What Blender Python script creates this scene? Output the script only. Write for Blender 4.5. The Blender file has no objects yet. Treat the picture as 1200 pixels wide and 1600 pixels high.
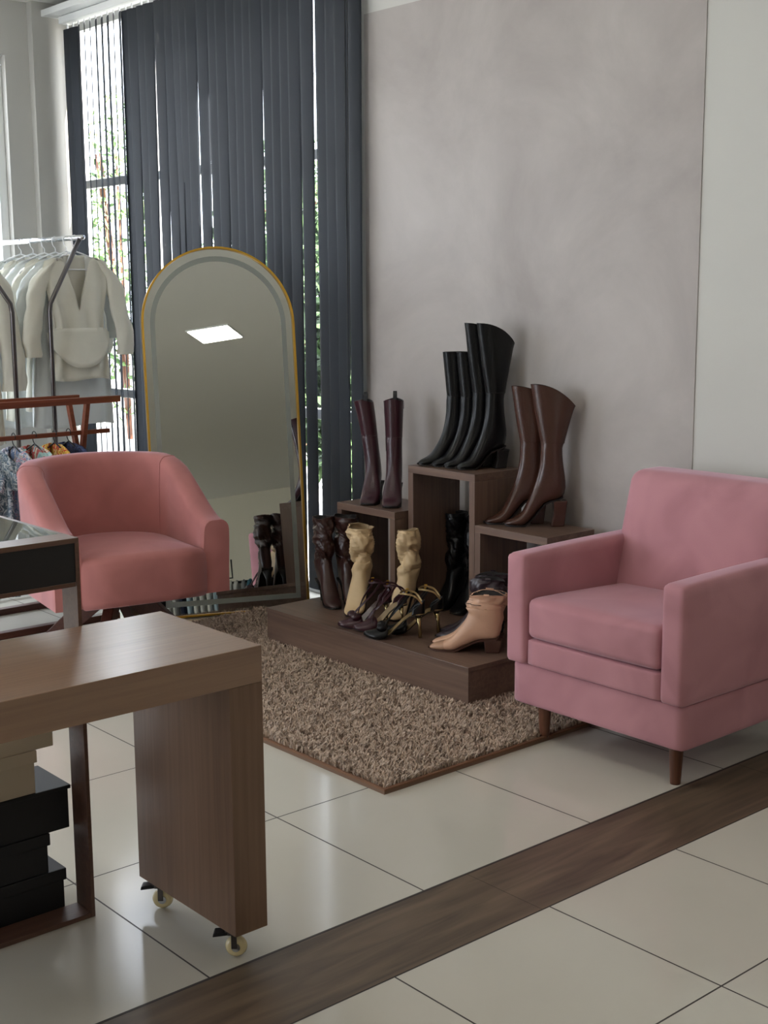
import bpy, bmesh, math, random
import numpy as np
from mathutils import Vector, Matrix, noise as mnoise

random.seed(7)
rng = np.random.default_rng(7)
S = bpy.context.scene
C = S.collection
PI = math.pi

# ------------------------------------------------------------------ camera
CAM_H = 1.48984
F_PX, YAW, PITCH, ROLL = 2048.169, 0.8581862, 0.1668351, -0.0060815
fwd = Vector((math.cos(YAW) * math.cos(PITCH), math.sin(YAW) * math.cos(PITCH), -math.sin(PITCH)))
rt0 = Vector((math.sin(YAW), -math.cos(YAW), 0))
up0 = rt0.cross(fwd)
rt = rt0 * math.cos(ROLL) + up0 * math.sin(ROLL)
up = rt.cross(fwd)
cd = bpy.data.cameras.new('camera')
cam = bpy.data.objects.new('camera', cd)
C.objects.link(cam)
cam.matrix_world = Matrix(((rt.x, up.x, -fwd.x, 0), (rt.y, up.y, -fwd.y, 0), (rt.z, up.z, -fwd.z, CAM_H), (0, 0, 0, 1)))
cd.sensor_fit = 'VERTICAL'
cd.sensor_height = 36.0
cd.lens = F_PX / 1600 * 36.0
cd.clip_start = 0.05
S.camera = cam

# ------------------------------------------------------------------ light
S.view_settings.view_transform = 'Standard'
S.view_settings.look = 'None'
S.view_settings.exposure = -0.06
S.view_settings.gamma = 1.0
S.view_settings.use_curve_mapping = False
WORLD_STRENGTH = 8.0
PANEL_STRENGTH = 20.0
SUN_STRENGTH = 60.0
w = bpy.data.worlds.new('sky')
S.world = w
w.use_nodes = True
bg = w.node_tree.nodes['Background']
bg.inputs[0].default_value = (0.83, 0.90, 1.0, 1)
bg.inputs[1].default_value = WORLD_STRENGTH
sd = bpy.data.lights.new('sun', 'SUN')
sd.energy = SUN_STRENGTH
sd.angle = math.radians(0.6)
sd.color = (1.0, 0.95, 0.88)
sun = bpy.data.objects.new('sun', sd)
C.objects.link(sun)
SUN_DIR = Vector((-0.09, 0.85, -0.48))          # the way the light travels
sun.rotation_euler = SUN_DIR.to_track_quat('-Z', 'Y').to_euler()


def portal(name, loc, direction, sx, sy):
    l = bpy.data.lights.new(name, 'AREA')
    l.shape = 'RECTANGLE'
    l.size, l.size_y = sx, sy
    l.cycles.is_portal = True
    o = bpy.data.objects.new(name, l)
    C.objects.link(o)
    o.location = loc
    o.rotation_euler = Vector(direction).to_track_quat('-Z', 'Z').to_euler()


portal('window_portal', (4.03, 6.04, 1.55), (-1, 0, 0), 2.6, 3.0)
portal('window_portal', (2.3, 7.66, 1.85), (0, -1, 0), 2.5, 2.1)
portal('window_portal', (-0.8, 7.66, 1.85), (0, -1, 0), 2.5, 2.1)
portal('window_portal', (-4.15, 4.35, 1.38), (1, 0, 0), 2.3, 2.7)


# ------------------------------------------------------------------ materials
def srgb(r, g, b):
    f = lambda c: (c / 255 / 12.92) if c / 255 <= 0.04045 else ((c / 255 + 0.055) / 1.055) ** 2.4
    return (f(r), f(g), f(b), 1)


def new_mat(name):
    m = bpy.data.materials.new(name)
    m.use_nodes = True
    nt = m.node_tree
    return m, nt, nt.nodes['Principled BSDF']


def N(nt, kind, **kw):
    n = nt.nodes.new(kind)
    for k, v in kw.items():
        setattr(n, k, v)
    return n


def mat(name, col, rough=0.5, var=0.0, scale=8.0, bump=0.0, bscale=60.0, metal=0.0, sheen=0.0, coat=0.0,
        stretch=(1, 1, 1), spec=0.5, col2=None, detail=4.0, emit=0.0, trans=0.0, sheen_tint=None, distort=0.0):
    m, nt, p = new_mat(name)
    p.inputs['Roughness'].default_value = rough
    p.inputs['Metallic'].default_value = metal
    p.inputs['Specular IOR Level'].default_value = spec
    p.inputs['Sheen Weight'].default_value = sheen
    p.inputs['Sheen Roughness'].default_value = 0.35
    if sheen_tint:
        p.inputs['Sheen Tint'].default_value = sheen_tint
    p.inputs['Coat Weight'].default_value = coat
    p.inputs['Coat Roughness'].default_value = 0.30 if 'oak' in name else 0.15
    p.inputs['Transmission Weight'].default_value = trans
    if emit:
        p.inputs['Emission Color'].default_value = col
        p.inputs['Emission Strength'].default_value = emit
    tc = N(nt, 'ShaderNodeTexCoord')
    mp = N(nt, 'ShaderNodeMapping')
    mp.inputs['Scale'].default_value = stretch
    nt.links.new(tc.outputs['Object'], mp.inputs['Vector'])
    if var > 0 or col2:
        nz = N(nt, 'ShaderNodeTexNoise')
        nz.inputs['Scale'].default_value = scale
        nz.inputs['Detail'].default_value = detail
        nz.inputs['Distortion'].default_value = distort
        nt.links.new(mp.outputs[0], nz.inputs['Vector'])
        rp = N(nt, 'ShaderNodeValToRGB')
        if col2:
            a, b = col, col2
        else:
            a = tuple(c * (1 - var) for c in col[:3]) + (1,)
            b = tuple(min(1, c * (1 + var)) for c in col[:3]) + (1,)
        rp.color_ramp.elements[0].position = 0.32
        rp.color_ramp.elements[0].color = a
        rp.color_ramp.elements[1].position = 0.68
        rp.color_ramp.elements[1].color = b
        nt.links.new(nz.outputs['Fac'], rp.inputs[0])
        nt.links.new(rp.outputs[0], p.inputs['Base Color'])
    else:
        p.inputs['Base Color'].default_value = col
    if bump > 0:
        nb = N(nt, 'ShaderNodeTexNoise')
        nb.inputs['Scale'].default_value = bscale
        nb.inputs['Detail'].default_value = 5.0
        nt.links.new(mp.outputs[0], nb.inputs['Vector'])
        bp = N(nt, 'ShaderNodeBump')
        bp.inputs['Strength'].default_value = bump
        bp.inputs['Distance'].default_value = 0.01
        nt.links.new(nb.outputs['Fac'], bp.inputs['Height'])
        nt.links.new(bp.outputs[0], p.inputs['Normal'])
    return m


def wood(name, c1, c2, axis=0, rough=0.35, scale=1.0, coat=0.0, spec=0.5):
    """fine laminate grain running along one axis"""
    m, nt, p = new_mat(name)
    tc = N(nt, 'ShaderNodeTexCoord')
    mp = N(nt, 'ShaderNodeMapping')
    st = [70 * scale] * 3
    st[axis] = 2.2 * scale
    mp.inputs['Scale'].default_value = st
    nt.links.new(tc.outputs['Object'], mp.inputs['Vector'])
    nz = N(nt, 'ShaderNodeTexNoise')
    nz.inputs['Scale'].default_value = 1.0
    nz.inputs['Detail'].default_value = 6.0
    nz.inputs['Distortion'].default_value = 0.6
    nt.links.new(mp.outputs[0], nz.inputs['Vector'])
    mp2 = N(nt, 'ShaderNodeMapping')
    st2 = [9 * scale] * 3
    st2[axis] = 0.9 * scale
    mp2.inputs['Scale'].default_value = st2
    nt.links.new(tc.outputs['Object'], mp2.inputs['Vector'])
    nz2 = N(nt, 'ShaderNodeTexNoise')
    nz2.inputs['Scale'].default_value = 1.0
    nz2.inputs['Detail'].default_value = 3.0
    nt.links.new(mp2.outputs[0], nz2.inputs['Vector'])
    ad = N(nt, 'ShaderNodeMath', operation='ADD')
    ml = N(nt, 'ShaderNodeMath', operation='MULTIPLY')
    ml.inputs[1].default_value = 0.5
    nt.links.new(nz.outputs['Fac'], ad.inputs[0])
    nt.links.new(nz2.outputs['Fac'], ad.inputs[1])
    nt.links.new(ad.outputs[0], ml.inputs[0])
    rp = N(nt, 'ShaderNodeValToRGB')
    rp.color_ramp.elements[0].position = 0.36
    rp.color_ramp.elements[0].color = c1
    rp.color_ramp.elements[1].position = 0.64
    rp.color_ramp.elements[1].color = c2
    nt.links.new(ml.outputs[0], rp.inputs[0])
    nt.links.new(rp.outputs[0], p.inputs['Base Color'])
    p.inputs['Roughness'].default_value = rough
    p.inputs['Coat Weight'].default_value = coat
    p.inputs['Coat Roughness'].default_value = 0.22
    p.inputs['Specular IOR Level'].default_value = spec
    bp = N(nt, 'ShaderNodeBump')
    bp.inputs['Strength'].default_value = 0.08
    bp.inputs['Distance'].default_value = 0.004
    nt.links.new(nz.outputs['Fac'], bp.inputs['Height'])
    nt.links.new(bp.outputs[0], p.inputs['Normal'])
    return m


M = {}
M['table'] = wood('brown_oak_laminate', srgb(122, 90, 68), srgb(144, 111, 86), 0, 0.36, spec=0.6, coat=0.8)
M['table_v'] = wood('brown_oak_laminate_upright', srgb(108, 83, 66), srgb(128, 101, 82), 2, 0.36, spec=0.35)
M['plat'] = wood('walnut_laminate', srgb(92, 72, 62), srgb(122, 98, 84), 1, 0.36)
M['plat_v'] = wood('walnut_laminate_upright', srgb(92, 72, 62), srgb(122, 98, 84), 2, 0.36)
M['case'] = wood('dark_walnut_laminate', srgb(88, 62, 52), srgb(108, 80, 66), 0, 0.32)
M['rackwood'] = wood('stained_rack_wood', srgb(104, 52, 34), srgb(140, 76, 50), 0, 0.4)
M['legwood'] = wood('turned_leg_wood', srgb(84, 50, 34), srgb(112, 70, 48), 2, 0.4)
M['basewood'] = wood('dark_base_wood', srgb(70, 36, 28), srgb(92, 50, 38), 0, 0.4)
M['pink'] = mat('rose_velvet', srgb(176, 124, 132), 0.85, scale=4.5, sheen=0.55, col2=srgb(194, 140, 148),
                sheen_tint=(1, 0.80, 0.92, 1), bump=0.05, bscale=220, spec=0.2, distort=0.8, detail=2.0)
M['salmon'] = mat('salmon_velvet', srgb(172, 112, 108), 0.85, scale=5, sheen=0.55, col2=srgb(188, 124, 120),
                  sheen_tint=(1, 0.80, 0.95, 1), bump=0.05, bscale=220, spec=0.2, distort=0.8, detail=2.0)
M['seam'] = mat('velvet_seam', srgb(120, 70, 76), 0.9)
M['white'] = mat('white_paint', srgb(225, 226, 224), 0.5)
M['wall'] = mat('warm_white_wall_paint', srgb(205, 204, 198), 0.85, var=0.015, scale=2.0, bump=0.03, bscale=90)
M['wallgrey'] = mat('grey_wall_paint', srgb(186, 184, 178), 0.85, var=0.02, scale=2.0, bump=0.03, bscale=90)
M['ceil'] = mat('ceiling_paint', srgb(232, 230, 222), 0.9)
M['black'] = mat('matte_black_board', srgb(22, 23, 26), 0.5)
M['blackp'] = mat('black_plastic', srgb(18, 18, 20), 0.4)
M['gold'] = mat('brushed_gold', srgb(214, 170, 70), 0.28, metal=1.0)
M['palegold'] = mat('pale_gold', srgb(196, 176, 128), 0.25, metal=1.0)
M['chrome'] = mat('chrome_tube', srgb(205, 208, 214), 0.16, metal=1.0)
M['steel'] = mat('dark_steel', srgb(110, 106, 106), 0.3, metal=1.0)
M['wheel'] = mat('cream_wheel', srgb(214, 196, 150), 0.25, coat=0.5)
M['cream'] = mat('cream_cardboard', srgb(200, 186, 164), 0.7)
M['mirror'] = mat('mirror_glass', srgb(235, 238, 236), 0.0, metal=1.0)
M['frost'] = mat('frosted_mirror_band', srgb(150, 156, 150), 0.45, metal=0.4)
M['blackleather'] = mat('black_leather', srgb(11, 11, 13), 0.30, bump=0.08, bscale=120, spec=0.32)
M['brownleather'] = mat('chestnut_leather', srgb(70, 43, 34), 0.26, var=0.08, bump=0.08, bscale=120)
M['burgleather'] = mat('burgundy_leather', srgb(54, 24, 32), 0.30, var=0.1, bump=0.1, bscale=110)
M['dkbrown'] = mat('espresso_leather', srgb(54, 32, 28), 0.30, var=0.1, bump=0.15, bscale=50)
M['beigeleather'] = mat('sand_leather', srgb(205, 178, 138), 0.5, var=0.05, bump=0.15, bscale=60)
M['tan'] = mat('tan_leather', srgb(200, 158, 130), 0.42, var=0.06, bump=0.15, bscale=60)
M['plum'] = mat('dark_plum_leather', srgb(52, 42, 48), 0.32, var=0.1, bump=0.12, bscale=60)
M['sole'] = mat('dark_sole', srgb(26, 20, 18), 0.5)
M['solebrown'] = mat('stacked_brown_sole', srgb(70, 42, 30), 0.5)
M['lining'] = mat('boot_lining', srgb(30, 26, 25), 0.8)
M['bglining'] = mat('sand_lining', srgb(150, 128, 98), 0.8)
M['strapgold'] = mat('gold_strap_edge', srgb(170, 145, 100), 0.35, metal=0.6)
M['blouse'] = mat('ivory_blouse_fabric', srgb(226, 224, 210), 0.75, var=0.03, scale=12, sheen=0.3, bump=0.1, bscale=50)
M['blouse2'] = mat('cool_white_blouse_fabric', srgb(216, 222, 222), 0.75, var=0.03, scale=12, sheen=0.3, bump=0.1, bscale=50)
M['hanger'] = mat('white_hanger_plastic', srgb(235, 236, 238), 0.35)
M['bhanger'] = mat('black_hanger_metal', srgb(22, 22, 26), 0.35)


def slat_material():
    m, nt, p = new_mat('charcoal_screen_fabric')
    p.inputs['Base Color'].default_value = srgb(46, 51, 58)
    p.inputs['Roughness'].default_value = 0.75
    tr = N(nt, 'ShaderNodeBsdfTransparent')
    tl = N(nt, 'ShaderNodeBsdfTranslucent')
    tl.inputs[0].default_value = srgb(44, 52, 66)
    mx = N(nt, 'ShaderNodeMixShader')
    mx.inputs[0].default_value = 0.16
    mx2 = N(nt, 'ShaderNodeMixShader')
    mx2.inputs[0].default_value = 0.035
    nt.links.new(p.outputs[0], mx.inputs[1])
    nt.links.new(tl.outputs[0], mx.inputs[2])
    nt.links.new(mx.outputs[0], mx2.inputs[1])
    nt.links.new(tr.outputs[0], mx2.inputs[2])
    nt.links.new(mx2.outputs[0], nt.nodes['Material Output'].inputs['Surface'])
    return m


M['slat'] = slat_material()


def glass_material(name, tint=(1, 1, 1, 1), rough=0.0, refl=0.10):
    m, nt, p = new_mat(name)
    nt.nodes.remove(p)
    tr = N(nt, 'ShaderNodeBsdfTransparent')
    tr.inputs[0].default_value = tint
    gl = N(nt, 'ShaderNodeBsdfGlossy')
    gl.inputs['Roughness'].default_value = rough
    fr = N(nt, 'ShaderNodeFresnel')
    fr.inputs[0].default_value = 1.5
    mx = N(nt, 'ShaderNodeMixShader')
    ge = N(nt, 'ShaderNodeNewGeometry')
    iv = N(nt, 'ShaderNodeMath', operation='SUBTRACT')
    iv.inputs[0].default_value = 1.0
    nt.links.new(ge.outputs['Backfacing'], iv.inputs[1])
    mu = N(nt, 'ShaderNodeMath', operation='MULTIPLY')
    nt.links.new(fr.outputs[0], mu.inputs[0])
    nt.links.new(iv.outputs[0], mu.inputs[1])
    nt.links.new(mu.outputs[0], mx.inputs[0])
    nt.links.new(tr.outputs[0], mx.inputs[1])
    nt.links.new(gl.outputs[0], mx.inputs[2])
    nt.links.new(mx.outputs[0], nt.nodes['Material Output'].inputs['Surface'])
    return m


M['glass'] = glass_material('clear_window_glass')
M['caseglass'] = glass_material('display_case_glass', (0.80, 0.90, 0.90, 1))


def floor_material():
    """porcelain tiles of two sizes either side of a strip of wood-look planks"""
    m, nt, p = new_mat('porcelain_floor')
    L = nt.links
    geo = N(nt, 'ShaderNodeNewGeometry')
    sep = N(nt, 'ShaderNodeSeparateXYZ')
    L.new(geo.outputs['Position'], sep.inputs[0])

    def mth(op, a, b=None):
        n = N(nt, 'ShaderNodeMath', operation=op)
        for i, v in enumerate((a, b)):
            if v is None:
                continue
            if isinstance(v, (int, float)):
                n.inputs[i].default_value = v
            else:
                L.new(v, n.inputs[i])
        return n.outputs[0]

    def grout(coord, off, pitch, half):
        t = mth('DIVIDE', mth('SUBTRACT', coord, off), pitch)
        f = mth('ABSOLUTE', mth('SUBTRACT', mth('FRACT', mth('ADD', t, 0.5)), 0.5))
        return mth('LESS_THAN', f, half / pitch)
    X, Y = sep.outputs[0], sep.outputs[1]
    far = mth('GREATER_THAN', Y, 2.2787)
    near = mth('LESS_THAN', Y, 2.0153)
    gh = 0.0022
    gfar = mth('MAXIMUM', grout(X, 1.4558, 0.6413, gh), grout(Y, 2.9058, 0.6235, gh))
    gnear = mth('MAXIMUM', grout(X, 1.7638, 0.5053, gh), grout(Y, 1.5168, 0.4985, gh))
    strip = mth('SUBTRACT', 1.0, mth('ADD', far, near))
    e1 = mth('LESS_THAN', mth('ABSOLUTE', mth('SUBTRACT', Y, 2.2787)), 0.0025)
    e2 = mth('LESS_THAN', mth('ABSOLUTE', mth('SUBTRACT', Y, 2.0153)), 0.0025)
    gstrip = grout(X, 2.245, 1.20, 0.0012)
    g = mth('MAXIMUM', mth('MULTIPLY', gfar, far), mth('MULTIPLY', gnear, near))
    g = mth('MAXIMUM', g, mth('MAXIMUM', e1, e2))
    g = mth('MAXIMUM', g, mth('MULTIPLY', mth('MULTIPLY', gstrip, strip), 0.6))
    nz = N(nt, 'ShaderNodeTexNoise')
    nz.inputs['Scale'].default_value = 1.6
    nz.inputs['Detail'].default_value = 5
    L.new(geo.outputs['Position'], nz.inputs['Vector'])
    tile = N(nt, 'ShaderNodeValToRGB')
    tile.color_ramp.elements[0].position = 0.3
    tile.color_ramp.elements[0].color = srgb(196, 192, 181)
    tile.color_ramp.elements[1].position = 0.7
    tile.color_ramp.elements[1].color = srgb(204, 200, 189)
    L.new(nz.outputs['Fac'], tile.inputs[0])
    mp = N(nt, 'ShaderNodeMapping')
    mp.inputs['Scale'].default_value = (1.8, 16, 1)
    L.new(geo.outputs['Position'], mp.inputs['Vector'])
    wz = N(nt, 'ShaderNodeTexNoise')
    wz.inputs['Scale'].default_value = 1.0
    wz.inputs['Detail'].default_value = 7
    wz.inputs['Distortion'].default_value = 1.6
    L.new(mp.outputs[0], wz.inputs['Vector'])
    wd = N(nt, 'ShaderNodeValToRGB')
    wd.color_ramp.elements[0].position = 0.33
    wd.color_ramp.elements[0].color = srgb(76, 63, 51)
    wd.color_ramp.elements[1].position = 0.70
    wd.color_ramp.elements[1].color = srgb(112, 95, 77)
    L.new(wz.outputs['Fac'], wd.inputs[0])
    mx = N(nt, 'ShaderNodeMix', data_type='RGBA')
    L.new(strip, mx.inputs[0])
    L.new(tile.outputs[0], mx.inputs[6])
    L.new(wd.outputs[0], mx.inputs[7])
    mx2 = N(nt, 'ShaderNodeMix', data_type='RGBA')
    L.new(g, mx2.inputs[0])
    L.new(mx.outputs[2], mx2.inputs[6])
    mx2.inputs[7].default_value = srgb(52, 46, 42)
    L.new(mx2.outputs[2], p.inputs['Base Color'])
    r = mth('ADD', 0.13, mth('MULTIPLY', strip, 0.22))
    r = mth('ADD', r, mth('MULTIPLY', g, 0.4))
    L.new(r, p.inputs['Roughness'])
    p.inputs['Specular IOR Level'].default_value = 0.5
    bp = N(nt, 'ShaderNodeBump')
    bp.inputs['Strength'].default_value = 0.5
    bp.inputs['Distance'].default_value = 0.002
    L.new(mth('SUBTRACT', 1.0, g), bp.inputs['Height'])
    L.new(bp.outputs[0], p.inputs['Normal'])
    return m


def plaster_material():
    m, nt, p = new_mat('burnished_plaster')
    L = nt.links
    tc = N(nt, 'ShaderNodeTexCoord')
    n1 = N(nt, 'ShaderNodeTexNoise')
    n1.inputs['Scale'].default_value = 1.3
    n1.inputs['Detail'].default_value = 9
    n1.inputs['Roughness'].default_value = 0.62
    n1.inputs['Distortion'].default_value = 0.5
    L.new(tc.outputs['Object'], n1.inputs['Vector'])
    r = N(nt, 'ShaderNodeValToRGB')
    e = r.color_ramp.elements
    e[0].position = 0.34
    e[0].color = srgb(160, 152, 147)
    e[1].position = 0.66
    e[1].color = srgb(184, 177, 172)
    L.new(n1.outputs['Fac'], r.inputs[0])
    L.new(r.outputs[0], p.inputs['Base Color'])
    p.inputs['Roughness'].default_value = 0.55
    bp = N(nt, 'ShaderNodeBump')
    bp.inputs['Strength'].default_value = 0.08
    bp.inputs['Distance'].default_value = 0.01
    L.new(n1.outputs['Fac'], bp.inputs['Height'])
    L.new(bp.outputs[0], p.inputs['Normal'])
    return m


def floral_material(name, cols, scale=22.0):
    m, nt, p = new_mat(name)
    L = nt.links
    tc = N(nt, 'ShaderNodeTexCoord')
    nz = N(nt, 'ShaderNodeTexNoise')
    nz.inputs['Scale'].default_value = scale
    nz.inputs['Detail'].default_value = 2.0
    nz.inputs['Distortion'].default_value = 1.5
    L.new(tc.outputs['Object'], nz.inputs['Vector'])
    r = N(nt, 'ShaderNodeValToRGB')
    r.color_ramp.interpolation = 'CONSTANT'
    e = r.color_ramp.elements
    e[0].position = 0
    e[0].color = cols[0]
    e[1].position = 0.42
    e[1].color = cols[1]
    for k, c in enumerate(cols[2:]):
        x = e.new(0.42 + 0.09 * (k + 1))
        x.color = c
    L.new(nz.outputs['Fac'], r.inputs[0])
    L.new(r.outputs[0], p.inputs['Base Color'])
    p.inputs['Roughness'].default_value = 0.8
    return m


# ------------------------------------------------------------------ mesh helpers
class MB:
    def __init__(self):
        self.v, self.f = [], []

    def box(self, x0, x1, y0, y1, z0, z1):
        b = len(self.v)
        self.v += [(x, y, z) for x in (x0, x1) for y in (y0, y1) for z in (z0, z1)]
        for q in ((0, 1, 3, 2), (4, 6, 7, 5), (0, 4, 5, 1), (2, 3, 7, 6), (0, 2, 6, 4), (1, 5, 7, 3)):
            self.f.append(tuple(b + i for i in q))
        return self

    def rings(self, rings, cap0=True, cap1=True, closed=True):
        n = len(rings[0])
        b = len(self.v)
        for r in rings:
            self.v += [tuple(p) for p in r]
        m = n if closed else n - 1
        for i in range(len(rings) - 1):
            for j in range(m):
                a, c = b + i * n + j, b + i * n + (j + 1) % n
                self.f.append((a, c, c + n, a + n))
        if cap0:
            self.f.append(tuple(b + j for j in reversed(range(n))))
        if cap1:
            self.f.append(tuple(b + (len(rings) - 1) * n + j for j in range(n)))
        return self

    def tube(self, pts, r, n=10, smooth_path=0):
        pts = [Vector(p) for p in pts]
        if smooth_path:
            pts = catmull(pts, smooth_path)
        rr = r if isinstance(r, (list, tuple)) else [r] * len(pts)
        if len(rr) != len(pts):
            rr = list(np.interp(np.linspace(0, 1, len(pts)), np.linspace(0, 1, len(rr)), rr))
        rings = []
        t0 = (pts[1] - pts[0]).normalized()
        nrm = t0.orthogonal().normalized()
        for i, p in enumerate(pts):
            if i == 0:
                t = (pts[1] - pts[0]).normalized()
            elif i == len(pts) - 1:
                t = (pts[-1] - pts[-2]).normalized()
            else:
                t = ((pts[i + 1] - p).normalized() + (p - pts[i - 1]).normalized()).normalized()
            nrm = (nrm - t * nrm.dot(t)).normalized()
            bn = t.cross(nrm)
            rings.append([p + (nrm * math.cos(a) + bn * math.sin(a)) * rr[i] for a in [2 * PI * k / n for k in range(n)]])
        return self.rings(rings)

    def strap(self, pts, wdt, th, side=(0, 1, 0), k=6):
        """a flat band along a path; side gives its width direction"""
        pts = catmull([Vector(p) for p in pts], k)
        rings = []
        for i, p in enumerate(pts):
            t = (pts[min(i + 1, len(pts) - 1)] - pts[max(i - 1, 0)]).normalized()
            s = Vector(side)
            s = (s - t * s.dot(t)).normalized()
            n = t.cross(s)
            rings.append([p + s * (a * wdt / 2) + n * (b * th / 2) for a, b in ((-1, -1), (1, -1), (1, 1), (-1, 1))])
        return self.rings(rings)

    def lathe(self, prof, n=24, axis=None, c=(0, 0, 0)):
        """profile (r, h) spun round z (or an axis matrix)"""
        R = axis or Matrix.Identity(3)
        rings = [[Vector(c) + R @ Vector((r * math.cos(2 * PI * k / n), r * math.sin(2 * PI * k / n), h)) for k in range(n)] for r, h in prof]
        return self.rings(rings)

    def build(self, name, m, parent=None, smooth=False, bevel=0.0, loc=None, bseg=2):
        me = bpy.data.meshes.new(name)
        me.from_pydata([tuple(p) for p in self.v], [], self.f)
        bm = bmesh.new()
        bm.from_mesh(me)
        bmesh.ops.recalc_face_normals(bm, faces=bm.faces)
        bm.to_mesh(me)
        bm.free()
        me.materials.append(m)
        if smooth:
            me.polygons.foreach_set('use_smooth', [True] * len(me.polygons))
        o = bpy.data.objects.new(name, me)
        C.objects.link(o)
        if parent is not None:
            o.parent = parent
        if loc is not None:
            o.location = loc
        if bevel > 0:
            md = o.modifiers.new('bevel', 'BEVEL')
            md.width = bevel
            md.segments = bseg
            md.limit_method = 'ANGLE'
            md.angle_limit = math.radians(40)
        return o


def catmull(P, k=6):
    P = [Vector(p) for p in P]
    out = []
    for i in range(len(P) - 1):
        p0, p1, p2, p3 = P[max(i - 1, 0)], P[i], P[i + 1], P[min(i + 2, len(P) - 1)]
        for j in range(k):
            t = j / k
            out.append(0.5 * ((2 * p1) + (p2 - p0) * t + (2 * p0 - 5 * p1 + 4 * p2 - p3) * t * t + (3 * p1 - p0 - 3 * p2 + p3) * t ** 3))
    out.append(P[-1].copy())
    return out


def rbox(lo, hi, r=0.02, n=14, bulge=(0, 0, 0), fn=None):
    """rounded box with a soft bulge on each axis, as an upholstered block"""
    lo, hi = Vector(lo), Vector(hi)
    c, h = (lo + hi) / 2, (hi - lo) / 2
    mb = MB()
    idx = {}
    g = [math.sin(PI / 2 * (2 * i / n - 1)) * 0.55 + (2 * i / n - 1) * 0.45 for i in range(n + 1)]

    def vid(i, j, k):
        key = (i, j, k)
        if key not in idx:
            u = Vector((g[i], g[j], g[k]))
            p = Vector((u.x * h.x, u.y * h.y, u.z * h.z))
            q = Vector([max(-h[a] + r, min(h[a] - r, p[a])) for a in range(3)])
            d = p - q
            if d.length > 1e-9:
                d = d.normalized() * r
            p = q + d
            for a in range(3):
                b_, c_ = (a + 1) % 3, (a + 2) % 3
                p[a] += math.copysign(1, u[a]) * bulge[a] * abs(u[a]) * (1 - u[b_] ** 2) * (1 - u[c_] ** 2)
            p = p + c
            if fn:
                p = fn(p)
            idx[key] = len(mb.v)
            mb.v.append(tuple(p))
        return idx[key]
    for i in range(n):
        for j in range(n):
            for s in (0, n):
                mb.f.append((vid(s, i, j), vid(s, i + 1, j), vid(s, i + 1, j + 1), vid(s, i, j + 1)))
                mb.f.append((vid(i, s, j), vid(i + 1, s, j), vid(i + 1, s, j + 1), vid(i, s, j + 1)))
                mb.f.append((vid(i, j, s), vid(i + 1, j, s), vid(i + 1, j + 1, s), vid(i, j + 1, s)))
    return mb


def tag(o, label=None, cat=None, group=None, kind=None):
    if label:
        o['label'] = label
    if cat:
        o['category'] = cat
    if group:
        o['group'] = group
    if kind:
        o['kind'] = kind
    return o


def thing(name, label, cat, loc=(0, 0, 0), rz=0.0, group=None):
    o = bpy.data.objects.new(name, None)
    C.objects.link(o)
    o.location = loc
    o.rotation_euler = (0, 0, rz)
    o.empty_display_size = 0.1
    return tag(o, label, cat, group)


def kids(o):
    return [c for c in C.objects if c.parent == o]


def copy_tree(o, parent=None):
    c = o.copy()
    C.objects.link(c)
    c.parent = parent
    for ch in kids(o):
        copy_tree(ch, c)
    return c


def struct(o):
    o['kind'] = 'structure'
    return o


# ------------------------------------------------------------------ the setting
WX = 3.93          # inner face of the plastered wall
HC = 3.17          # ceiling height
struct(MB().box(-4.2, 4.0, -12.6, 7.6, -0.10, 0.0).build('floor', floor_material()))
struct(MB().box(-4.2, 4.0, -12.6, 7.6, HC, HC + 0.12).build('ceiling', M['ceil']))
mb = MB()
mb.box(WX, WX + 0.06, -11.9, 4.72, 0.0, HC)
mb.box(WX, WX + 0.06, 4.72, 7.36, 3.06, HC)
mb.box(WX, WX + 0.06, 7.36, 7.52, 0.0, HC)
struct(mb.build('wall_right', M['wall']))
struct(MB().box(WX - 0.004, WX, 2.835, 4.66, 0.0, 2.70).build('trim_1', plaster_material()))
mb = MB()                                                    # far wall with two windows
mb.box(3.55, WX, 7.46, 7.52, 0.0, HC)
mb.box(-4.2, 3.55, 7.46, 7.60, 2.86, HC)
mb.box(-4.2, 3.55, 7.46, 7.60, 0.0, 0.85)
mb.box(0.45, 1.05, 7.46, 7.60, 0.85, 2.86)
mb.box(-4.2, -2.05, 7.46, 7.60, 0.85, 2.86)
struct(mb.build('wall_far', M['wallgrey']))
struct(MB().box(3.70, WX, 7.40, 7.46, 0.0, HC).build('trim_2', M['wallgrey']))
mb = MB()                                                    # shop-front side
mb.box(-4.2, -4.0, -11.9, 3.2, 0.0, HC)
mb.box(-4.2, -4.0, 5.5, 7.46, 0.0, HC)
mb.box(-4.2, -4.0, 3.2, 5.5, 2.75, HC)
struct(mb.build('wall_left', M['wall']))
mb = MB()
mb.v = [(-4.2, -9.9, 0), (4.2, -12.4, 0), (4.2, -12.4, HC), (-4.2, -9.9, HC), (-4.2, -10.1, 0), (4.2, -12.6, 0), (4.2, -12.6, HC), (-4.2, -10.1, HC)]
BACKW = [(-4.0, -12.25), (3.93, -10.4)]
mb.v = []
for (x, y) in BACKW + [(3.93, -10.6), (-4.0, -12.45)]:
    mb.v += [(x, y, 0), (x, y, HC)]
mb.f = [(0, 2, 3, 1), (2, 4, 5, 3), (4, 6, 7, 5), (6, 0, 1, 7), (0, 6, 4, 2), (1, 3, 5, 7)]
struct(mb.build('wall_near', mat('cream_wall_paint', srgb(240, 235, 218), 0.85)))


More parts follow.
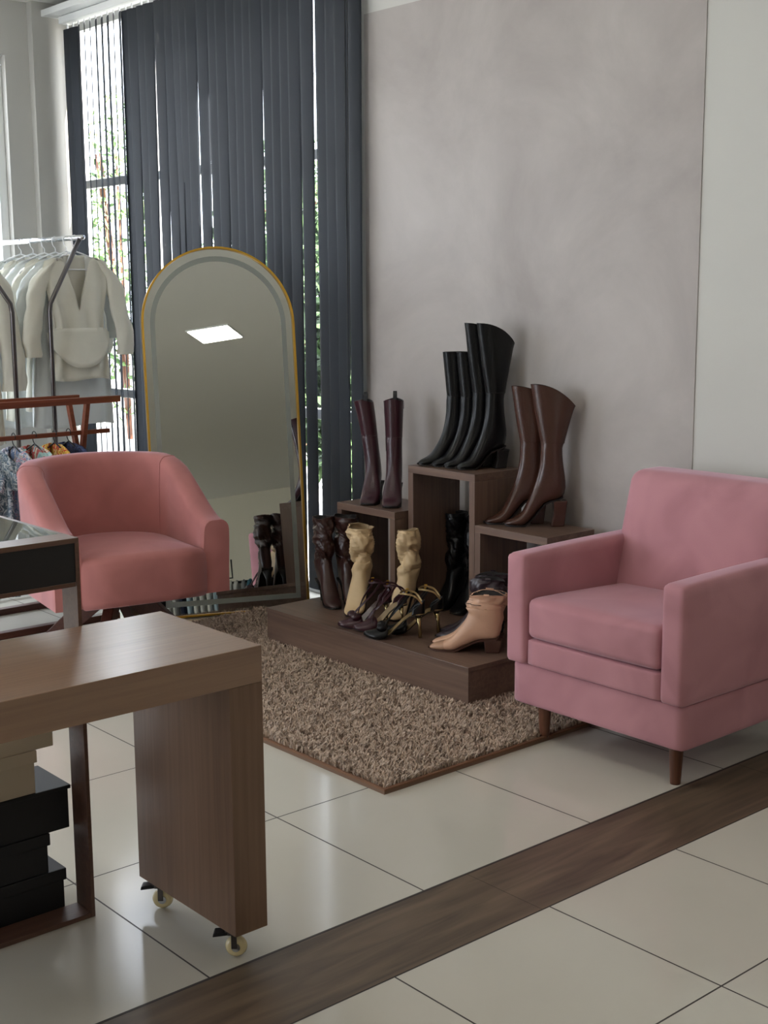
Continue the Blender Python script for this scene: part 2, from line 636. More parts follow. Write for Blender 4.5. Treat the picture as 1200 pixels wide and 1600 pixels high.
def window(name, lo, hi, axis, mull, trans):
    """white frame with mullions, transoms and a pane; lo/hi corners of the opening"""
    (a0, z0), (a1, z1) = lo, hi
    c = axis[1]
    d = 0.035 if c < 3.9 or c > 5 else 0.022
    fr = MB()

    def bar(u0, u1, v0, v1):
        if axis[0] == 'y':
            fr.box(u0, u1, c - d, c + d, v0, v1)
        else:
            fr.box(c - d, c + d, u0, u1, v0, v1)
    t = 0.05
    bar(a0, a1, z0, z0 + t)
    bar(a0, a1, z1 - t, z1)
    bar(a0, a0 + t, z0 + t, z1 - t)
    bar(a1 - t, a1, z0 + t, z1 - t)
    for m_ in mull:
        bar(m_ - t / 2, m_ + t / 2, z0 + t, z1 - t)
    for q in trans:
        bar(a0 + t, a1 - t, q - t / 2, q + t / 2)
    f = struct(fr.build(name, M['white'], bevel=0.004))
    g = MB()
    if axis[0] == 'y':
        g.box(a0 + t, a1 - t, c - 0.003, c + 0.003, z0 + t, z1 - t)
    else:
        g.box(c - 0.003, c + 0.003, a0 + t, a1 - t, z0 + t, z1 - t)
    g.build('pane', M['glass'], f)
    return f


window('window_1', (1.05, 0.85), (3.55, 2.86), ('y', 7.55), [2.3], [2.13])
window('window_2', (-2.05, 0.85), (0.45, 2.86), ('y', 7.55), [-0.8], [2.13])
window('window_3', (4.72, 0.0), (7.36, 3.06), ('x', 3.962), [5.6, 6.48], [0.90, 2.13])
window('window_4', (3.2, 0.0), (5.5, 2.75), ('x', -4.1), [4.35], [2.2])
# ceiling light panels
pm, pnt, pp = new_mat('led_diffuser')
pp.inputs['Base Color'].default_value = (1, 1, 1, 1)
pp.inputs['Emission Color'].default_value = (1.0, 0.92, 0.82, 1)
pp.inputs['Emission Strength'].default_value = PANEL_STRENGTH
pl0 = thing('ceiling_light', 'square recessed light panel in the ceiling, the one reflected in the arched mirror', 'ceiling light', (2.10, -1.22, HC), 0.11)
MB().box(-0.215, 0.215, -0.245, 0.245, -0.012, 0.0).build('frame', M['white'], pl0)
MB().box(-0.20, 0.20, -0.23, 0.23, -0.016, -0.012).build('diffuser', pm, pl0)
for (x, y) in ((1.4, 2.6), (-1.2, 2.2), (-1.2, 5.4), (-2.7, -5.2), (-2.9, -7.6), (-2.9, -9.4)):  # unseen panels added to light the room; rear ones brighten the mirror's view
    o = copy_tree(pl0)
    o.location = (x, y, HC)
    o.rotation_euler = (0, 0, 0)
    tag(o, 'square light panel added in the ceiling outside the picture to light the room', 'ceiling light', 'added ceiling light panels out of view')
o = None

# outdoors, beyond the glass
struct(MB().box(4.0, 30, -14, 40, -0.16, -0.06).build('ground', mat('pale_paving', srgb(178, 176, 170), 0.9, var=0.1, scale=1.5)))
struct(MB().box(-20, 4.0, 7.60, 40, -0.16, -0.06).build('ground', mat('pale_paving_side', srgb(178, 176, 170), 0.9, var=0.1, scale=1.5)))
leafm = mat('shrub_leaves', srgb(60, 88, 44), 0.6, scale=6, col2=srgb(120, 150, 90))
leafd = mat('shrub_dark_leaves', srgb(34, 54, 30), 0.6, scale=6, col2=srgb(76, 104, 60))


def shrub(x, y, r, h, m, nl, label):
    t = thing('shrub', label, 'shrub', (x, y, -0.06), 0, 'shrubs outside behind the blinds')
    mb = MB()
    for k in range(5):
        a = random.random() * 2 * PI
        mb.tube([(0, 0, 0), (math.cos(a) * r * .2, math.sin(a) * r * .2, h * .4), (math.cos(a) * r * .5, math.sin(a) * r * .5, h * .8)], [0.03, 0.02, 0.008], 6)
    mb.build('stem', M['legwood'], t)
    mb = MB()
    for k in range(nl):
        u = Vector((random.gauss(0, 1), random.gauss(0, 1), random.gauss(0, 1))).normalized() * (0.55 + 0.45 * random.random())
        c = Vector((u.x * r, u.y * r, h * 0.52 + u.z * h * 0.48))
        a = Vector((random.gauss(0, 1), random.gauss(0, 1), random.gauss(0, 1))).normalized()
        b = a.orthogonal().normalized()
        n_ = a.cross(b)
        s = 0.05 + random.random() * 0.05
        i = len(mb.v)
        mb.v += [tuple(c - a * s), tuple(c + b * s * .4 + n_ * .01), tuple(c + a * s), tuple(c - b * s * .4 + n_ * .01)]
        mb.f.append((i, i + 1, i + 2, i + 3))
    mb.build('foliage', m, t)


for (x, y, r, h, m_, lb) in ((6.4, 8.1, 0.75, 2.5, leafd, 'dark leafy shrub outside, glimpsed through the blinds beside the mirror'),
                             (7.3, 9.6, 0.9, 3.0, leafd, 'tall dark shrub outside, glimpsed through blinds above the mirror'),
                             (5.6, 6.6, 0.5, 1.9, leafd, 'low dark shrub outside behind the right end of the blinds'),
                             (7.12, 12.4, 0.5, 3.7, leafm, 'light green tree outside, glimpsed through the open blind slats')):
    shrub(x, y, r, h, m_, 3000 if m_ is leafd else 900, lb)

# ------------------------------------------------------------------ vertical blind
vb = thing('vertical_blind', 'dark charcoal vertical slat blind covering the tall window behind the mirror', 'blind', (3.88, 6.0, 0.0))
MB().box(-0.045, 0.03, -1.37, 1.33, 3.045, 3.085).build('head_rail', M['white'], vb, bevel=0.004)
NS = 35
y_hi, y_lo = 1.305, -1.325
GAPS = {11: 1.5, 13: 1.66, 14: 1.45, 18: 1.6, 19: 1.5, 21: 1.4, 25: 1.55, 29: 1.45, 30: 1.72, 33: 1.4}
wts = [GAPS.get(i, 1.0) for i in range(NS - 1)]
spos = [y_hi]
for w_ in wts:
    spos.append(spos[-1] - w_ * (y_hi - y_lo) / sum(wts))
for i in range(NS):
    yy = spos[i]
    ang = -6 + random.uniform(-3, 3)
    if 2 <= i <= 9:
        ang = 26 + random.uniform(-4, 4)
    near_gap = i in GAPS or (i - 1) in GAPS
    if near_gap:
        ang = -11
    L_ = 2.98
    sl = MB()
    n = 7
    hw = 0.0445
    rings = []
    twist = random.uniform(-2, 2)
    if near_gap:
        twist = 11
    if i == 16:
        twist = 16
    for zi in range(9):
        z = 3.02 - L_ * zi / 8
        a = math.radians(ang + twist * min(1.0, zi / 4))
        row = []
        for j in range(n):
            u = -1 + 2 * j / (n - 1)
            d = u * hw
            bow = 0.004 * (1 - u * u)
            row.append((math.sin(a) * d - math.cos(a) * bow, math.cos(a) * d + math.sin(a) * bow, z))
        rings.append(row)
    sl.rings(rings, False, False, closed=False)
    s = sl.build('slat', M['slat'], vb, smooth=True, loc=(0, yy, 0))
    sm = s.modifiers.new('thickness', 'SOLIDIFY')
    sm.thickness = 0.0008
    MB().box(-0.003, 0.003, -0.006, 0.006, 3.015, 3.047).build('clip', M['hanger'], s)
mb = MB()
mb.tube([(-0.05, -1.34, 3.03), (-0.052, -1.342, 2.0), (-0.05, -1.338, 1.12), (-0.05, -1.33, 1.07), (-0.05, -1.32, 1.12), (-0.05, -1.325, 3.03)], 0.002, 6)
mb.build('cord', M['bhanger'], vb, smooth=True)
struct(MB().box(3.76, WX, 4.64, 7.40, 3.088, 3.125).build('trim_3', M['white'], bevel=0.003))

# ------------------------------------------------------------------ rug
RX0, RX1, RY0, RY1 = 2.44, 3.905, 2.83, 4.93
rug = tag(MB().box(0, RX1 - RX0, 0, RY1 - RY0, 0, 0.010).build('rug', mat('rug_backing', srgb(112, 88, 70), 0.9), loc=(RX0, RY0, 0)),
          'brown shaggy rug lying under the boot display platform', 'rug')
mb = MB()
mb.box(0, RX1 - RX0, 0, 0.012, 0.010, 0.016)
mb.box(0, 0.010, 0.012, RY1 - RY0, 0.010, 0.016)
mb.build('binding', mat('rug_binding', srgb(120, 84, 60), 0.85, bump=0.3, bscale=200), rug)


def pile():
    nT = 105000
    W, D = RX1 - RX0, RY1 - RY0
    px = rng.uniform(0.012, W - 0.005, nT)
    py = rng.uniform(0.014, D - 0.005, nT)
    keep = ~((px + RX0 > 3.18) & (py + RY0 > 3.235) & (py + RY0 < 4.45)) & ~((px + RX0 > 3.5) & (py + RY0 > 3.235))
    px, py = px[keep], py[keep]
    n = len(px)
    clump = np.array([mnoise.noise(Vector((a * 38, b * 38, 0))) for a, b in zip(px, py)])
    clump2 = np.array([mnoise.noise(Vector((a * 38 + 40, b * 38, 7))) for a, b in zip(px, py)])
    ang = (clump * 2.6 + clump2 * 2.0) * PI + rng.normal(0, .5, n)
    lean = rng.uniform(0.008, 0.020, n)
    hgt = rng.uniform(0.016, 0.025, n) * (1 + 0.35 * clump2)
    wd = rng.uniform(0.0013, 0.0026, n)
    dx, dy = np.cos(ang), np.sin(ang)
    sx, sy = -dy, dx
    V = np.zeros((n, 5, 3))
    z0 = 0.010
    V[:, 0] = np.stack([px - sx * wd, py - sy * wd, np.full(n, z0)], 1)
    V[:, 1] = np.stack([px + sx * wd, py + sy * wd, np.full(n, z0)], 1)
    V[:, 2] = np.stack([px + sx * wd + dx * lean * .35, py + sy * wd + dy * lean * .35, z0 + hgt * .75], 1)
    V[:, 3] = np.stack([px - sx * wd + dx * lean * .35, py - sy * wd + dy * lean * .35, z0 + hgt * .75], 1)
    V[:, 4] = np.stack([px + dx * lean, py + dy * lean, z0 + hgt], 1)
    b = np.arange(n) * 5
    F = [tuple(r) for r in np.stack([b, b + 1, b + 2, b + 3], 1).tolist()] + [tuple(r) for r in np.stack([b + 3, b + 2, b + 4], 1).tolist()]
    me = bpy.data.meshes.new('pile')
    me.from_pydata(V.reshape(-1, 3).tolist(), [], F)
    at = me.color_attributes.new('tuft', 'FLOAT_COLOR', 'POINT')
    r = np.repeat(rng.uniform(0, 1, n), 5)
    at.data.foreach_set('color', np.stack([r, r, r, np.ones_like(r)], 1).ravel())
    m, nt, p = new_mat('rug_pile')
    an = N(nt, 'ShaderNodeAttribute')
    an.attribute_name = 'tuft'
    rp = N(nt, 'ShaderNodeValToRGB')
    rp.color_ramp.elements[0].color = srgb(172, 148, 128)
    rp.color_ramp.elements[1].color = srgb(212, 190, 170)
    nt.links.new(an.outputs['Fac'], rp.inputs[0])
    nt.links.new(rp.outputs[0], p.inputs['Base Color'])
    p.inputs['Roughness'].default_value = 0.8
    p.inputs['Sheen Weight'].default_value = 0.3
    me.materials.append(m)
    o = bpy.data.objects.new('pile', me)
    C.objects.link(o)
    o.parent = rug
    o['kind'] = 'stuff'


pile()

# ------------------------------------------------------------------ platform and stepped boxes
PZ = 0.162
pf = thing('display_platform', 'low dark wood display platform on the rug carrying the boots and box risers', 'platform', (3.18, 3.225, 0.010))
PW, PD = 0.73, 1.23
MB().box(0.004, PW, 0.004, PD - 0.004, 0, PZ - 0.010 - 0.018).build('plinth', M['plat'], pf, bevel=0.0015)
MB().box(0, PW, 0, PD, PZ - 0.010 - 0.018, PZ - 0.010).build('top_board', M['plat'], pf, bevel=0.0015)


def riser(label, x0, x1, y0, y1, z1, tk=0.03):
    t = thing('display_riser', label, 'riser', (x0, y0, PZ), 0)
    W, D, H = x1 - x0, y1 - y0, z1 - PZ
    MB().box(0, W, 0, D, H - tk, H).build('top_panel', M['plat'], t, bevel=0.001)
    MB().box(0, W, 0, tk, 0, H - tk).build('side_panel', M['plat_v'], t, bevel=0.001)
    MB().box(0, W, D - tk, D, 0, H - tk).build('side_panel', M['plat_v'], t, bevel=0.001)
    return t


riser('short open wood riser at the left end, under the burgundy tall boots', 3.54, 3.81, 4.03, 4.41, 0.584)
riser('tallest open wood riser in the middle, under the four black tall boots', 3.60, 3.87, 3.621, 4.012, 0.778)
riser('short open wood riser at the right end, under the chestnut brown tall boots', 3.60, 3.87, 3.237, 3.619, 0.578)

# ------------------------------------------------------------------ boots
PROF = [  # Fx,Fz, Bx,Bz, width: toe to ankle for a foot of length 1, heel height 0
    (1.000, .085, 1.000, .045, .06), (.970, .125, .968, .022, .17), (.900, .180, .890, .014, .27), (.80, .235, .78, .010, .335),
    (.70, .300, .66, .012, .35), (.60, .385, .50, .040, .33), (.535, .475, .33, .050, .30), (.50, .565, .16, .055, .285),
    (.470, .650, .035, .110, .285), (.445, .740, -.015, .260, .285), (.425, .84, .000, .460, .285), (.412, .95, .035, .68, .285),
    (.408, 1.08, .050, .92, .29)]


def make_boot(label, material, zbase, toe, d, L=0.24, H=0.50, heel=0.07, top_w=0.105, top_d=0.13, calf=0.0, rim_drop=0.0, rim_pow=1.0,
              slouch=None, heel_kind='block', heelmat=None, toe_kind='point', lining=None, tab=False, group=None, name='tall_boot', cut=0, heel_h=None,
              ankle_w=0.075, lean=(0, 0), seam=True, cat='boot', cuff=False, scallop=0.0, ws=1.0, shaft_pow=1.0, toecap=None, sole=None, tagplate=False):
    d = Vector((d[0], d[1])).normalized()
    hx, hy = toe[0] - d.x * L, toe[1] - d.y * L
    t = thing(name, label, cat, (hx, hy, zbase), math.atan2(d.y, d.x), group)
    rows = []
    hh = heel
    for k, (fx, fz, bx, bz, wd) in enumerate(PROF[:len(PROF) - cut]):
        lf = max(0.0, min(1.0, (0.68 - bx) / 0.46))
        lf = lf * lf * (3 - 2 * lf)
        lt = max(0.0, min(1.0, (0.78 - fx) / 0.34))
        lt = lt * lt * (3 - 2 * lt)
        s = 0.24
        w_ = wd * 0.24 * ws
        if toe_kind == 'square' and k < 3:
            w_ = (0.042, 0.062, 0.074)[k] * ws
        if toe_kind == 'round' and k < 3:
            w_ = (0.03, 0.055, 0.072)[k]
        rows.append([fx * L, fz * s * (0.64 + 0.20 * max(0, min(1, (k - 7) / 5))) + hh * lt * 0.95, bx * L, bz * s + hh * lf * (1 if bx > .3 else 1), w_])
    zA = max(rows[-1][1], rows[-1][3])
    rows[-1][1] = rows[-1][3] = (rows[-1][1] + rows[-1][3]) / 2 if not cut else zA
    fa, ba, wa = rows[-1][0], rows[-1][2], rows[-1][4]
    ns = 38 if slouch else 14
    for k in range(1, ns + 1):
        u = k / ns
        e = u ** shaft_pow
        z = zA + (H - zA) * u
        mid = (fa + ba) / 2 + (0.004) * u
        dep = (fa - ba) + (top_d - (fa - ba)) * e + calf * math.sin(PI * min(1, u * 1.15)) * 0.9
        wd = wa + (top_w - wa) * e + calf * math.sin(PI * min(1, u * 1.15)) * 0.8
        rows.append([mid + dep / 2 * 0.92, z, mid - dep / 2 * 1.08, z, wd])
    # densify
    A = np.array(rows)
    ti = np.arange(len(A))
    tt = np.linspace(0, len(A) - 1, (len(A) - 1) * (3 if slouch else 2) + 1)
    pts = [Vector((a[0], a[1], a[2])) for a in A]
    q1 = catmull(pts, 3 if slouch else 2)
    pts2 = [Vector((a[3], a[4], 0)) for a in A]
    q2 = catmull(pts2, 3 if slouch else 2)
    NP = 40
    rings = []
    seed = random.random() * 50
    for q, p2 in zip(q1, q2):
        Fx, Fz, Bx, Bz, wd = q.x, q.y, q.z, p2.x, max(p2.y, .01)
        c = Vector(((Fx + Bx) / 2, 0, (Fz + Bz) / 2))
        a = Vector(((Fx - Bx) / 2, 0, (Fz - Bz) / 2))
        zc = c.z
        us = max(0.0, (zc - zA) / (H - zA))
        ring = []
        for k in range(NP):
            th = 2 * PI * k / NP
            ex = 0.86 if zc < zA else 0.96
            ct, st = math.cos(th), math.sin(th)
            cc = math.copysign(abs(ct) ** ex, ct)
            ss = math.copysign(abs(st) ** ex, st)
            p = c + a * cc + Vector((0, 1, 0)) * (wd / 2 * ss)
            lf_ = (max(0.0, zc) / H) ** 1.6
            p.x += lean[0] * lf_
            p.y += lean[1] * lf_
            if us > 0:
                if rim_drop:
                    p.z -= rim_drop * ((1 - ct) / 2) ** rim_pow * us ** 2
                if scallop:
                    p.z += scallop * (abs(st) ** 1.5) * us ** 3
                if tab:
                    p.z -= 0.012 * (abs(st)) * us ** 6
            if slouch:
                amp, freq = slouch
                g = 1.0 / (1 + math.exp(-(zc - zA * 0.80) * 60))
                g *= 1 if us < 0.93 else 0.6
                ph = seed + 1.6 * math.sin(th + seed) + 0.9 * math.sin(2 * th + seed * 2 + zc * 14)
                wv = math.sin(zc * freq * 2 * PI + ph)
                wv = math.copysign(abs(wv) ** 0.7, wv)
                wv2 = 0.9 - 3.0 * abs(mnoise.noise(Vector((ct * 1.5 + seed, st * 1.5, zc * 34 + 2.2 * st))))
                rad = (p - c)
                if rad.length > 1e-6:
                    rn = Vector((rad.x, rad.y, 0))
                    if rn.length > 1e-6:
                        rn.normalize()
                    p += rn * (amp * g * (wv * 0.50 + wv2 * 0.55))
                p.z += -amp * 0.55 * g * math.cos(zc * freq * 2 * PI + ph)
                p.x += amp * 0.7 * g * math.sin(zc * freq * 0.55 * 2 * PI + seed)
            ring.append(p)
        rings.append(ring)
    body = MB()
    body.rings(rings, True, False)
    top = rings[-1]
    cen = sum(top, Vector()) / NP
    # leather edge thickness
    inner = [p + (cen - p).normalized() * 0.004 for p in top]
    body.rings([top, inner], False, False)
    bo = body.build('upper', material, t, smooth=True)
    lin = MB()
    lr = [inner]
    for k in (1, 2, 3, 4):
        src = rings[-1 - k * (2 if not slouch else 3)]
        cs = sum(src, Vector()) / NP
        lr.append([p + (cs - p).normalized() * 0.0045 for p in src])
    lin.rings(lr, False, True)
    lin.build('lining', lining or M['lining'], t, smooth=True)
    # sole following the underside
    sm_ = sole or M['sole']
    so = MB()
    srow = []
    for q, p2 in zip(q1, q2):
        if q.z > 0.02 * L and p2.x < hh + 0.05:
            srow.append((q.z, p2.x, p2.y))
        if q.z < 0.06 * L:
            break
    sr = []
    for (bx, bz, wd) in srow:
        hw = max(0.006, wd / 2 * 0.98)
        zz = max(bz + 0.003, 0.0065)
        sr.append([(bx, -hw, zz), (bx, hw, zz), (bx, hw * .98, zz - 0.006), (bx, -hw * .98, zz - 0.006)])
    bx, bz, wd = srow[0]
    sr.insert(0, [(bx + .006, -.006, .011), (bx + .006, .006, .011), (bx + .005, .006, .006), (bx + .005, -.006, .006)])
    so.rings(sr)
    so.build('sole', sm_, t, smooth=False)
    # heel
    hm = heelmat or sm_
    ztop = 0.012 + hh
    if heel_kind == 'block':
        hp = []
        for u, f in ((0, .052), (0.5, .046), (1, .056)):
            z = ztop * u
            x0 = -0.004 - 0.006 * u + 0.012 * (1 - u) * 0.5
            hp.append([(x0, -f / 2 * .9, z), (x0 + f, -f / 2, z), (x0 + f, f / 2, z), (x0, f / 2 * .9, z)])
        h = MB().rings(hp)
    elif heel_kind == 'cuban':
        hp = []
        for u, f in ((0, .052), (1, .066)):
            z = ztop * u
            x0 = 0.010 * (1 - u) - 0.002
            hp.append([(x0, -f / 2 * .8, z), (x0 + f, -f / 2 * .9, z), (x0 + f, f / 2 * .9, z), (x0, f / 2 * .8, z)])
        h = MB().rings(hp)
    elif heel_kind == 'slim':
        h = MB().tube([(0.022, 0, 0.0), (0.020, 0, ztop * .5), (0.028, 0, ztop)], [0.010, 0.011, 0.024], 12)
    h.build('heel', hm, t, bevel=0.004 if heel_kind != 'slim' else 0, smooth=heel_kind == 'slim')
    if seam and not slouch:
        # ankle stitching ring and zip line on the inner side
        i = int(len(rings) * 0.50)
        mb = MB()
        mb.tube([p + (p - sum(rings[i], Vector()) / NP).normalized() * 0.0006 for p in rings[i]] + [rings[i][0]], 0.0012, 5)
        mb.build('ankle_seam', material, t, smooth=True)
        mb = MB()
        mb.tube([r[30] + Vector((0, -0.0008, 0)) for r in rings[int(len(rings) * .42):]], 0.0014, 5)
        mb.build('zip', M['lining'], t, smooth=True)
    if tab:
        b_ = rings[-1][20]
        MB().strap([b_ + Vector((.004, 0, -.03)), b_ + Vector((-.002, 0, .012)), b_ + Vector((.004, 0, .026)), b_ + Vector((.012, 0, .012)), b_ + Vector((.014, 0, -.03))],
                   0.016, 0.002).build('pull_tab', M['blackp'], t)
    if tagplate:
        b_ = rings[-4][12]
        MB().box(b_.x - .010, b_.x + .010, b_.y, b_.y + .003, b_.z - .022, b_.z + .006).build('metal_badge', M['chrome'], t, bevel=0.002)
    if cuff:
        # stitched pull straps and yoke of a western boot
        for k in (10, 30):
            sgn = 1 if k == 10 else -1
            r1 = rings[-1][k]
            r2 = rings[-7][k]
            MB().strap([r2 + Vector((0, sgn * .002, 0)), (r1 + r2) / 2 + Vector((0, sgn * .006, 0)), r1 + Vector((0, sgn * .003, .004))], 0.020, 0.003, side=(1, 0, 0)).build('pull_strap', material, t, smooth=False)
        i = int(len(rings) * .40)
        mb = MB()
        path = []
        for j, k in enumerate(list(range(31, 40)) + list(range(0, 10))):
            row = rings[min(len(rings) - 2, i + int(3 * abs(math.sin((j / 18) * PI * 2))))]
            p = row[k % NP]
            path.append(p + (p - sum(row, Vector()) / NP).normalized() * .0008)
        mb.tube(path, 0.0014, 5)
        mb.build('stitching', M['solebrown'], t, smooth=True)
    if toecap:
        j0, j1 = 0, int(len(PROF) * (3 if slouch else 2) * 0.25)
        cr = []
        for r in rings[j0:j1 + 1]:
            cs = sum(r, Vector()) / NP
            cr.append([p + (p - cs).normalized() * 0.0012 for p in r])
        MB().rings(cr, True, False).build('toe_cap', toecap, t, smooth=True)
    return t


ZR, ZT, ZL = 0.584, 0.778, 0.578
DB = (-0.93, 0.37)
for i, (tx, ty, H, lab, kw) in enumerate((
        (3.622, 3.972, 0.465, 'leftmost black tall boot on the tallest riser, straight cut top', dict(top_w=.062, top_d=.112, ws=.80)),
        (3.636, 3.905, 0.465, 'second black tall boot from the left on the tallest riser, mostly behind others', dict(top_w=.062, top_d=.112, ws=.80)),
        (3.640, 3.838, 0.585, 'third black tall boot from the left, high shaft, on the tallest riser', dict(top_w=.062, top_d=.155, rim_drop=.085, rim_pow=2.2, calf=.004, ws=.80)),
        (3.645, 3.768, 0.585, 'rightmost and widest black tall boot on the tallest riser, curved top edge', dict(top_w=.066, top_d=.165, rim_drop=.085, rim_pow=2.2, calf=.004, ws=.80)))):
    make_boot(lab, M['blackleather'], ZT, (tx, ty), DB, L=0.212, H=H, heel=0.065 if i > 1 else 0.05, **kw)
make_boot('chestnut brown knee boot on the right riser, the rear one partly hidden', M['brownleather'], ZL, (3.648, 3.612), (-0.80, 0.60), L=0.235, H=0.545,
          heel=0.088, heelmat=M['brownleather'], top_w=.062, top_d=.165, rim_drop=.05, rim_pow=2.0, shaft_pow=.9, calf=.003, ws=.82)
make_boot('chestnut brown knee boot on the right riser, the front one with curved notched top', M['brownleather'], ZL, (3.672, 3.528), (-0.74, 0.67), L=0.235, H=0.555,
          heel=0.090, heelmat=M['brownleather'], top_w=.066, top_d=.175, rim_drop=.085, rim_pow=2.4, shaft_pow=.9, calf=.003, ws=.82)
make_boot('left burgundy tall boot with pull tab on the left riser, leaning left', M['burgleather'], ZR, (3.565, 4.235), (-0.80, -0.60), L=0.205, H=0.445, heel=0.055,
          top_w=.085, top_d=.10, toe_kind='square', tab=True, lean=(0.0, -0.05))
make_boot('right burgundy tall boot with silver badge on the left riser', M['burgleather'], ZR, (3.590, 4.115), (-0.74, -0.67), L=0.205, H=0.455, heel=0.055,
          top_w=.085, top_d=.10, toe_kind='square', tab=True, tagplate=True)
make_boot('left dark brown slouchy boot at the left end of the platform, beside the mirror', M['dkbrown'], PZ, (3.375, 4.215), (-0.35, -0.94), L=0.215, H=0.375, heel=0.07,
          top_w=.090, top_d=.12, ws=.9, slouch=(.015, 8), cut=3, heel_kind='slim', name='slouch_boot')
make_boot('right dark brown slouchy boot, behind the beige slouchy boot', M['dkbrown'], PZ, (3.455, 4.170), (-0.35, -0.94), L=0.205, H=0.375, heel=0.07,
          top_w=.090, top_d=.12, ws=.9, slouch=(.015, 7), cut=3, heel_kind='slim', name='slouch_boot')
make_boot('left beige slouchy boot on the platform, facing forward', M['beigeleather'], PZ, (3.335, 4.075), (-0.83, -0.56), L=0.215, H=0.355, heel=0.075,
          top_w=.105, top_d=.115, slouch=(.016, 10), cut=3, heel_kind='slim', name='slouch_boot', lining=M['bglining'], heelmat=M['beigeleather'])
make_boot('right beige slouchy boot on the platform, behind the burgundy sandals', M['beigeleather'], PZ, (3.405, 3.915), (-0.95, -0.30), L=0.20, H=0.355, heel=0.075,
          top_w=.08, top_d=.09, slouch=(.016, 9), cut=3, heel_kind='slim', name='slouch_boot', lining=M['bglining'], heelmat=M['beigeleather'])
make_boot('black slouchy boot inside the tallest riser, left one', M['blackleather'], PZ, (3.665, 3.925), (-0.97, -0.15), L=0.20, H=0.40, heel=0.03,
          top_w=.085, top_d=.11, slouch=(.009, 8), cut=3, toe_kind='round', name='slouch_boot')
make_boot('black slouchy boot inside the tallest riser, right one behind the upright', M['blackleather'], PZ, (3.675, 3.815), (-0.97, -0.15), L=0.20, H=0.40, heel=0.03,
          top_w=.085, top_d=.11, slouch=(.009, 8), cut=3, toe_kind='round', name='slouch_boot')
TD = (-0.62, 0.78)
make_boot('front tan western ankle boot on the platform corner, beside the pink armchair', M['tan'], PZ, (3.250, 3.502), TD, L=0.27, H=0.215, heel=0.038,
          top_w=.068, top_d=.135, ws=.85, slouch=(.012, 14), heel_kind='cuban', heelmat=M['solebrown'], sole=M['solebrown'], cut=3, cuff=True, scallop=.012, name='ankle_boot',
          toecap=mat('tan_toe_leather', srgb(176, 136, 108), .45))
make_boot('rear tan western ankle boot, mostly hidden behind the front tan one', M['tan'], PZ, (3.306, 3.548), TD, L=0.27, H=0.205, heel=0.038,
          top_w=.066, top_d=.13, ws=.85, slouch=(.012, 14), heel_kind='cuban', heelmat=M['solebrown'], sole=M['solebrown'], cut=3, cuff=True, scallop=.012, name='ankle_boot')
make_boot('front dark plum western ankle boot behind the tan ankle boots', M['plum'], PZ, (3.380, 3.605), TD, L=0.26, H=0.235, heel=0.038,
          top_w=.066, top_d=.13, ws=.85, slouch=(.012, 14), heel_kind='cuban', cut=3, cuff=True, scallop=.012, name='ankle_boot')
make_boot('rear dark plum western ankle boot furthest behind the tan ankle boots', M['plum'], PZ, (3.450, 3.655), TD, L=0.25, H=0.235, heel=0.038,
          top_w=.066, top_d=.13, ws=.85, slouch=(.012, 14), heel_kind='cuban', cut=3, cuff=True, scallop=.012, name='ankle_boot')


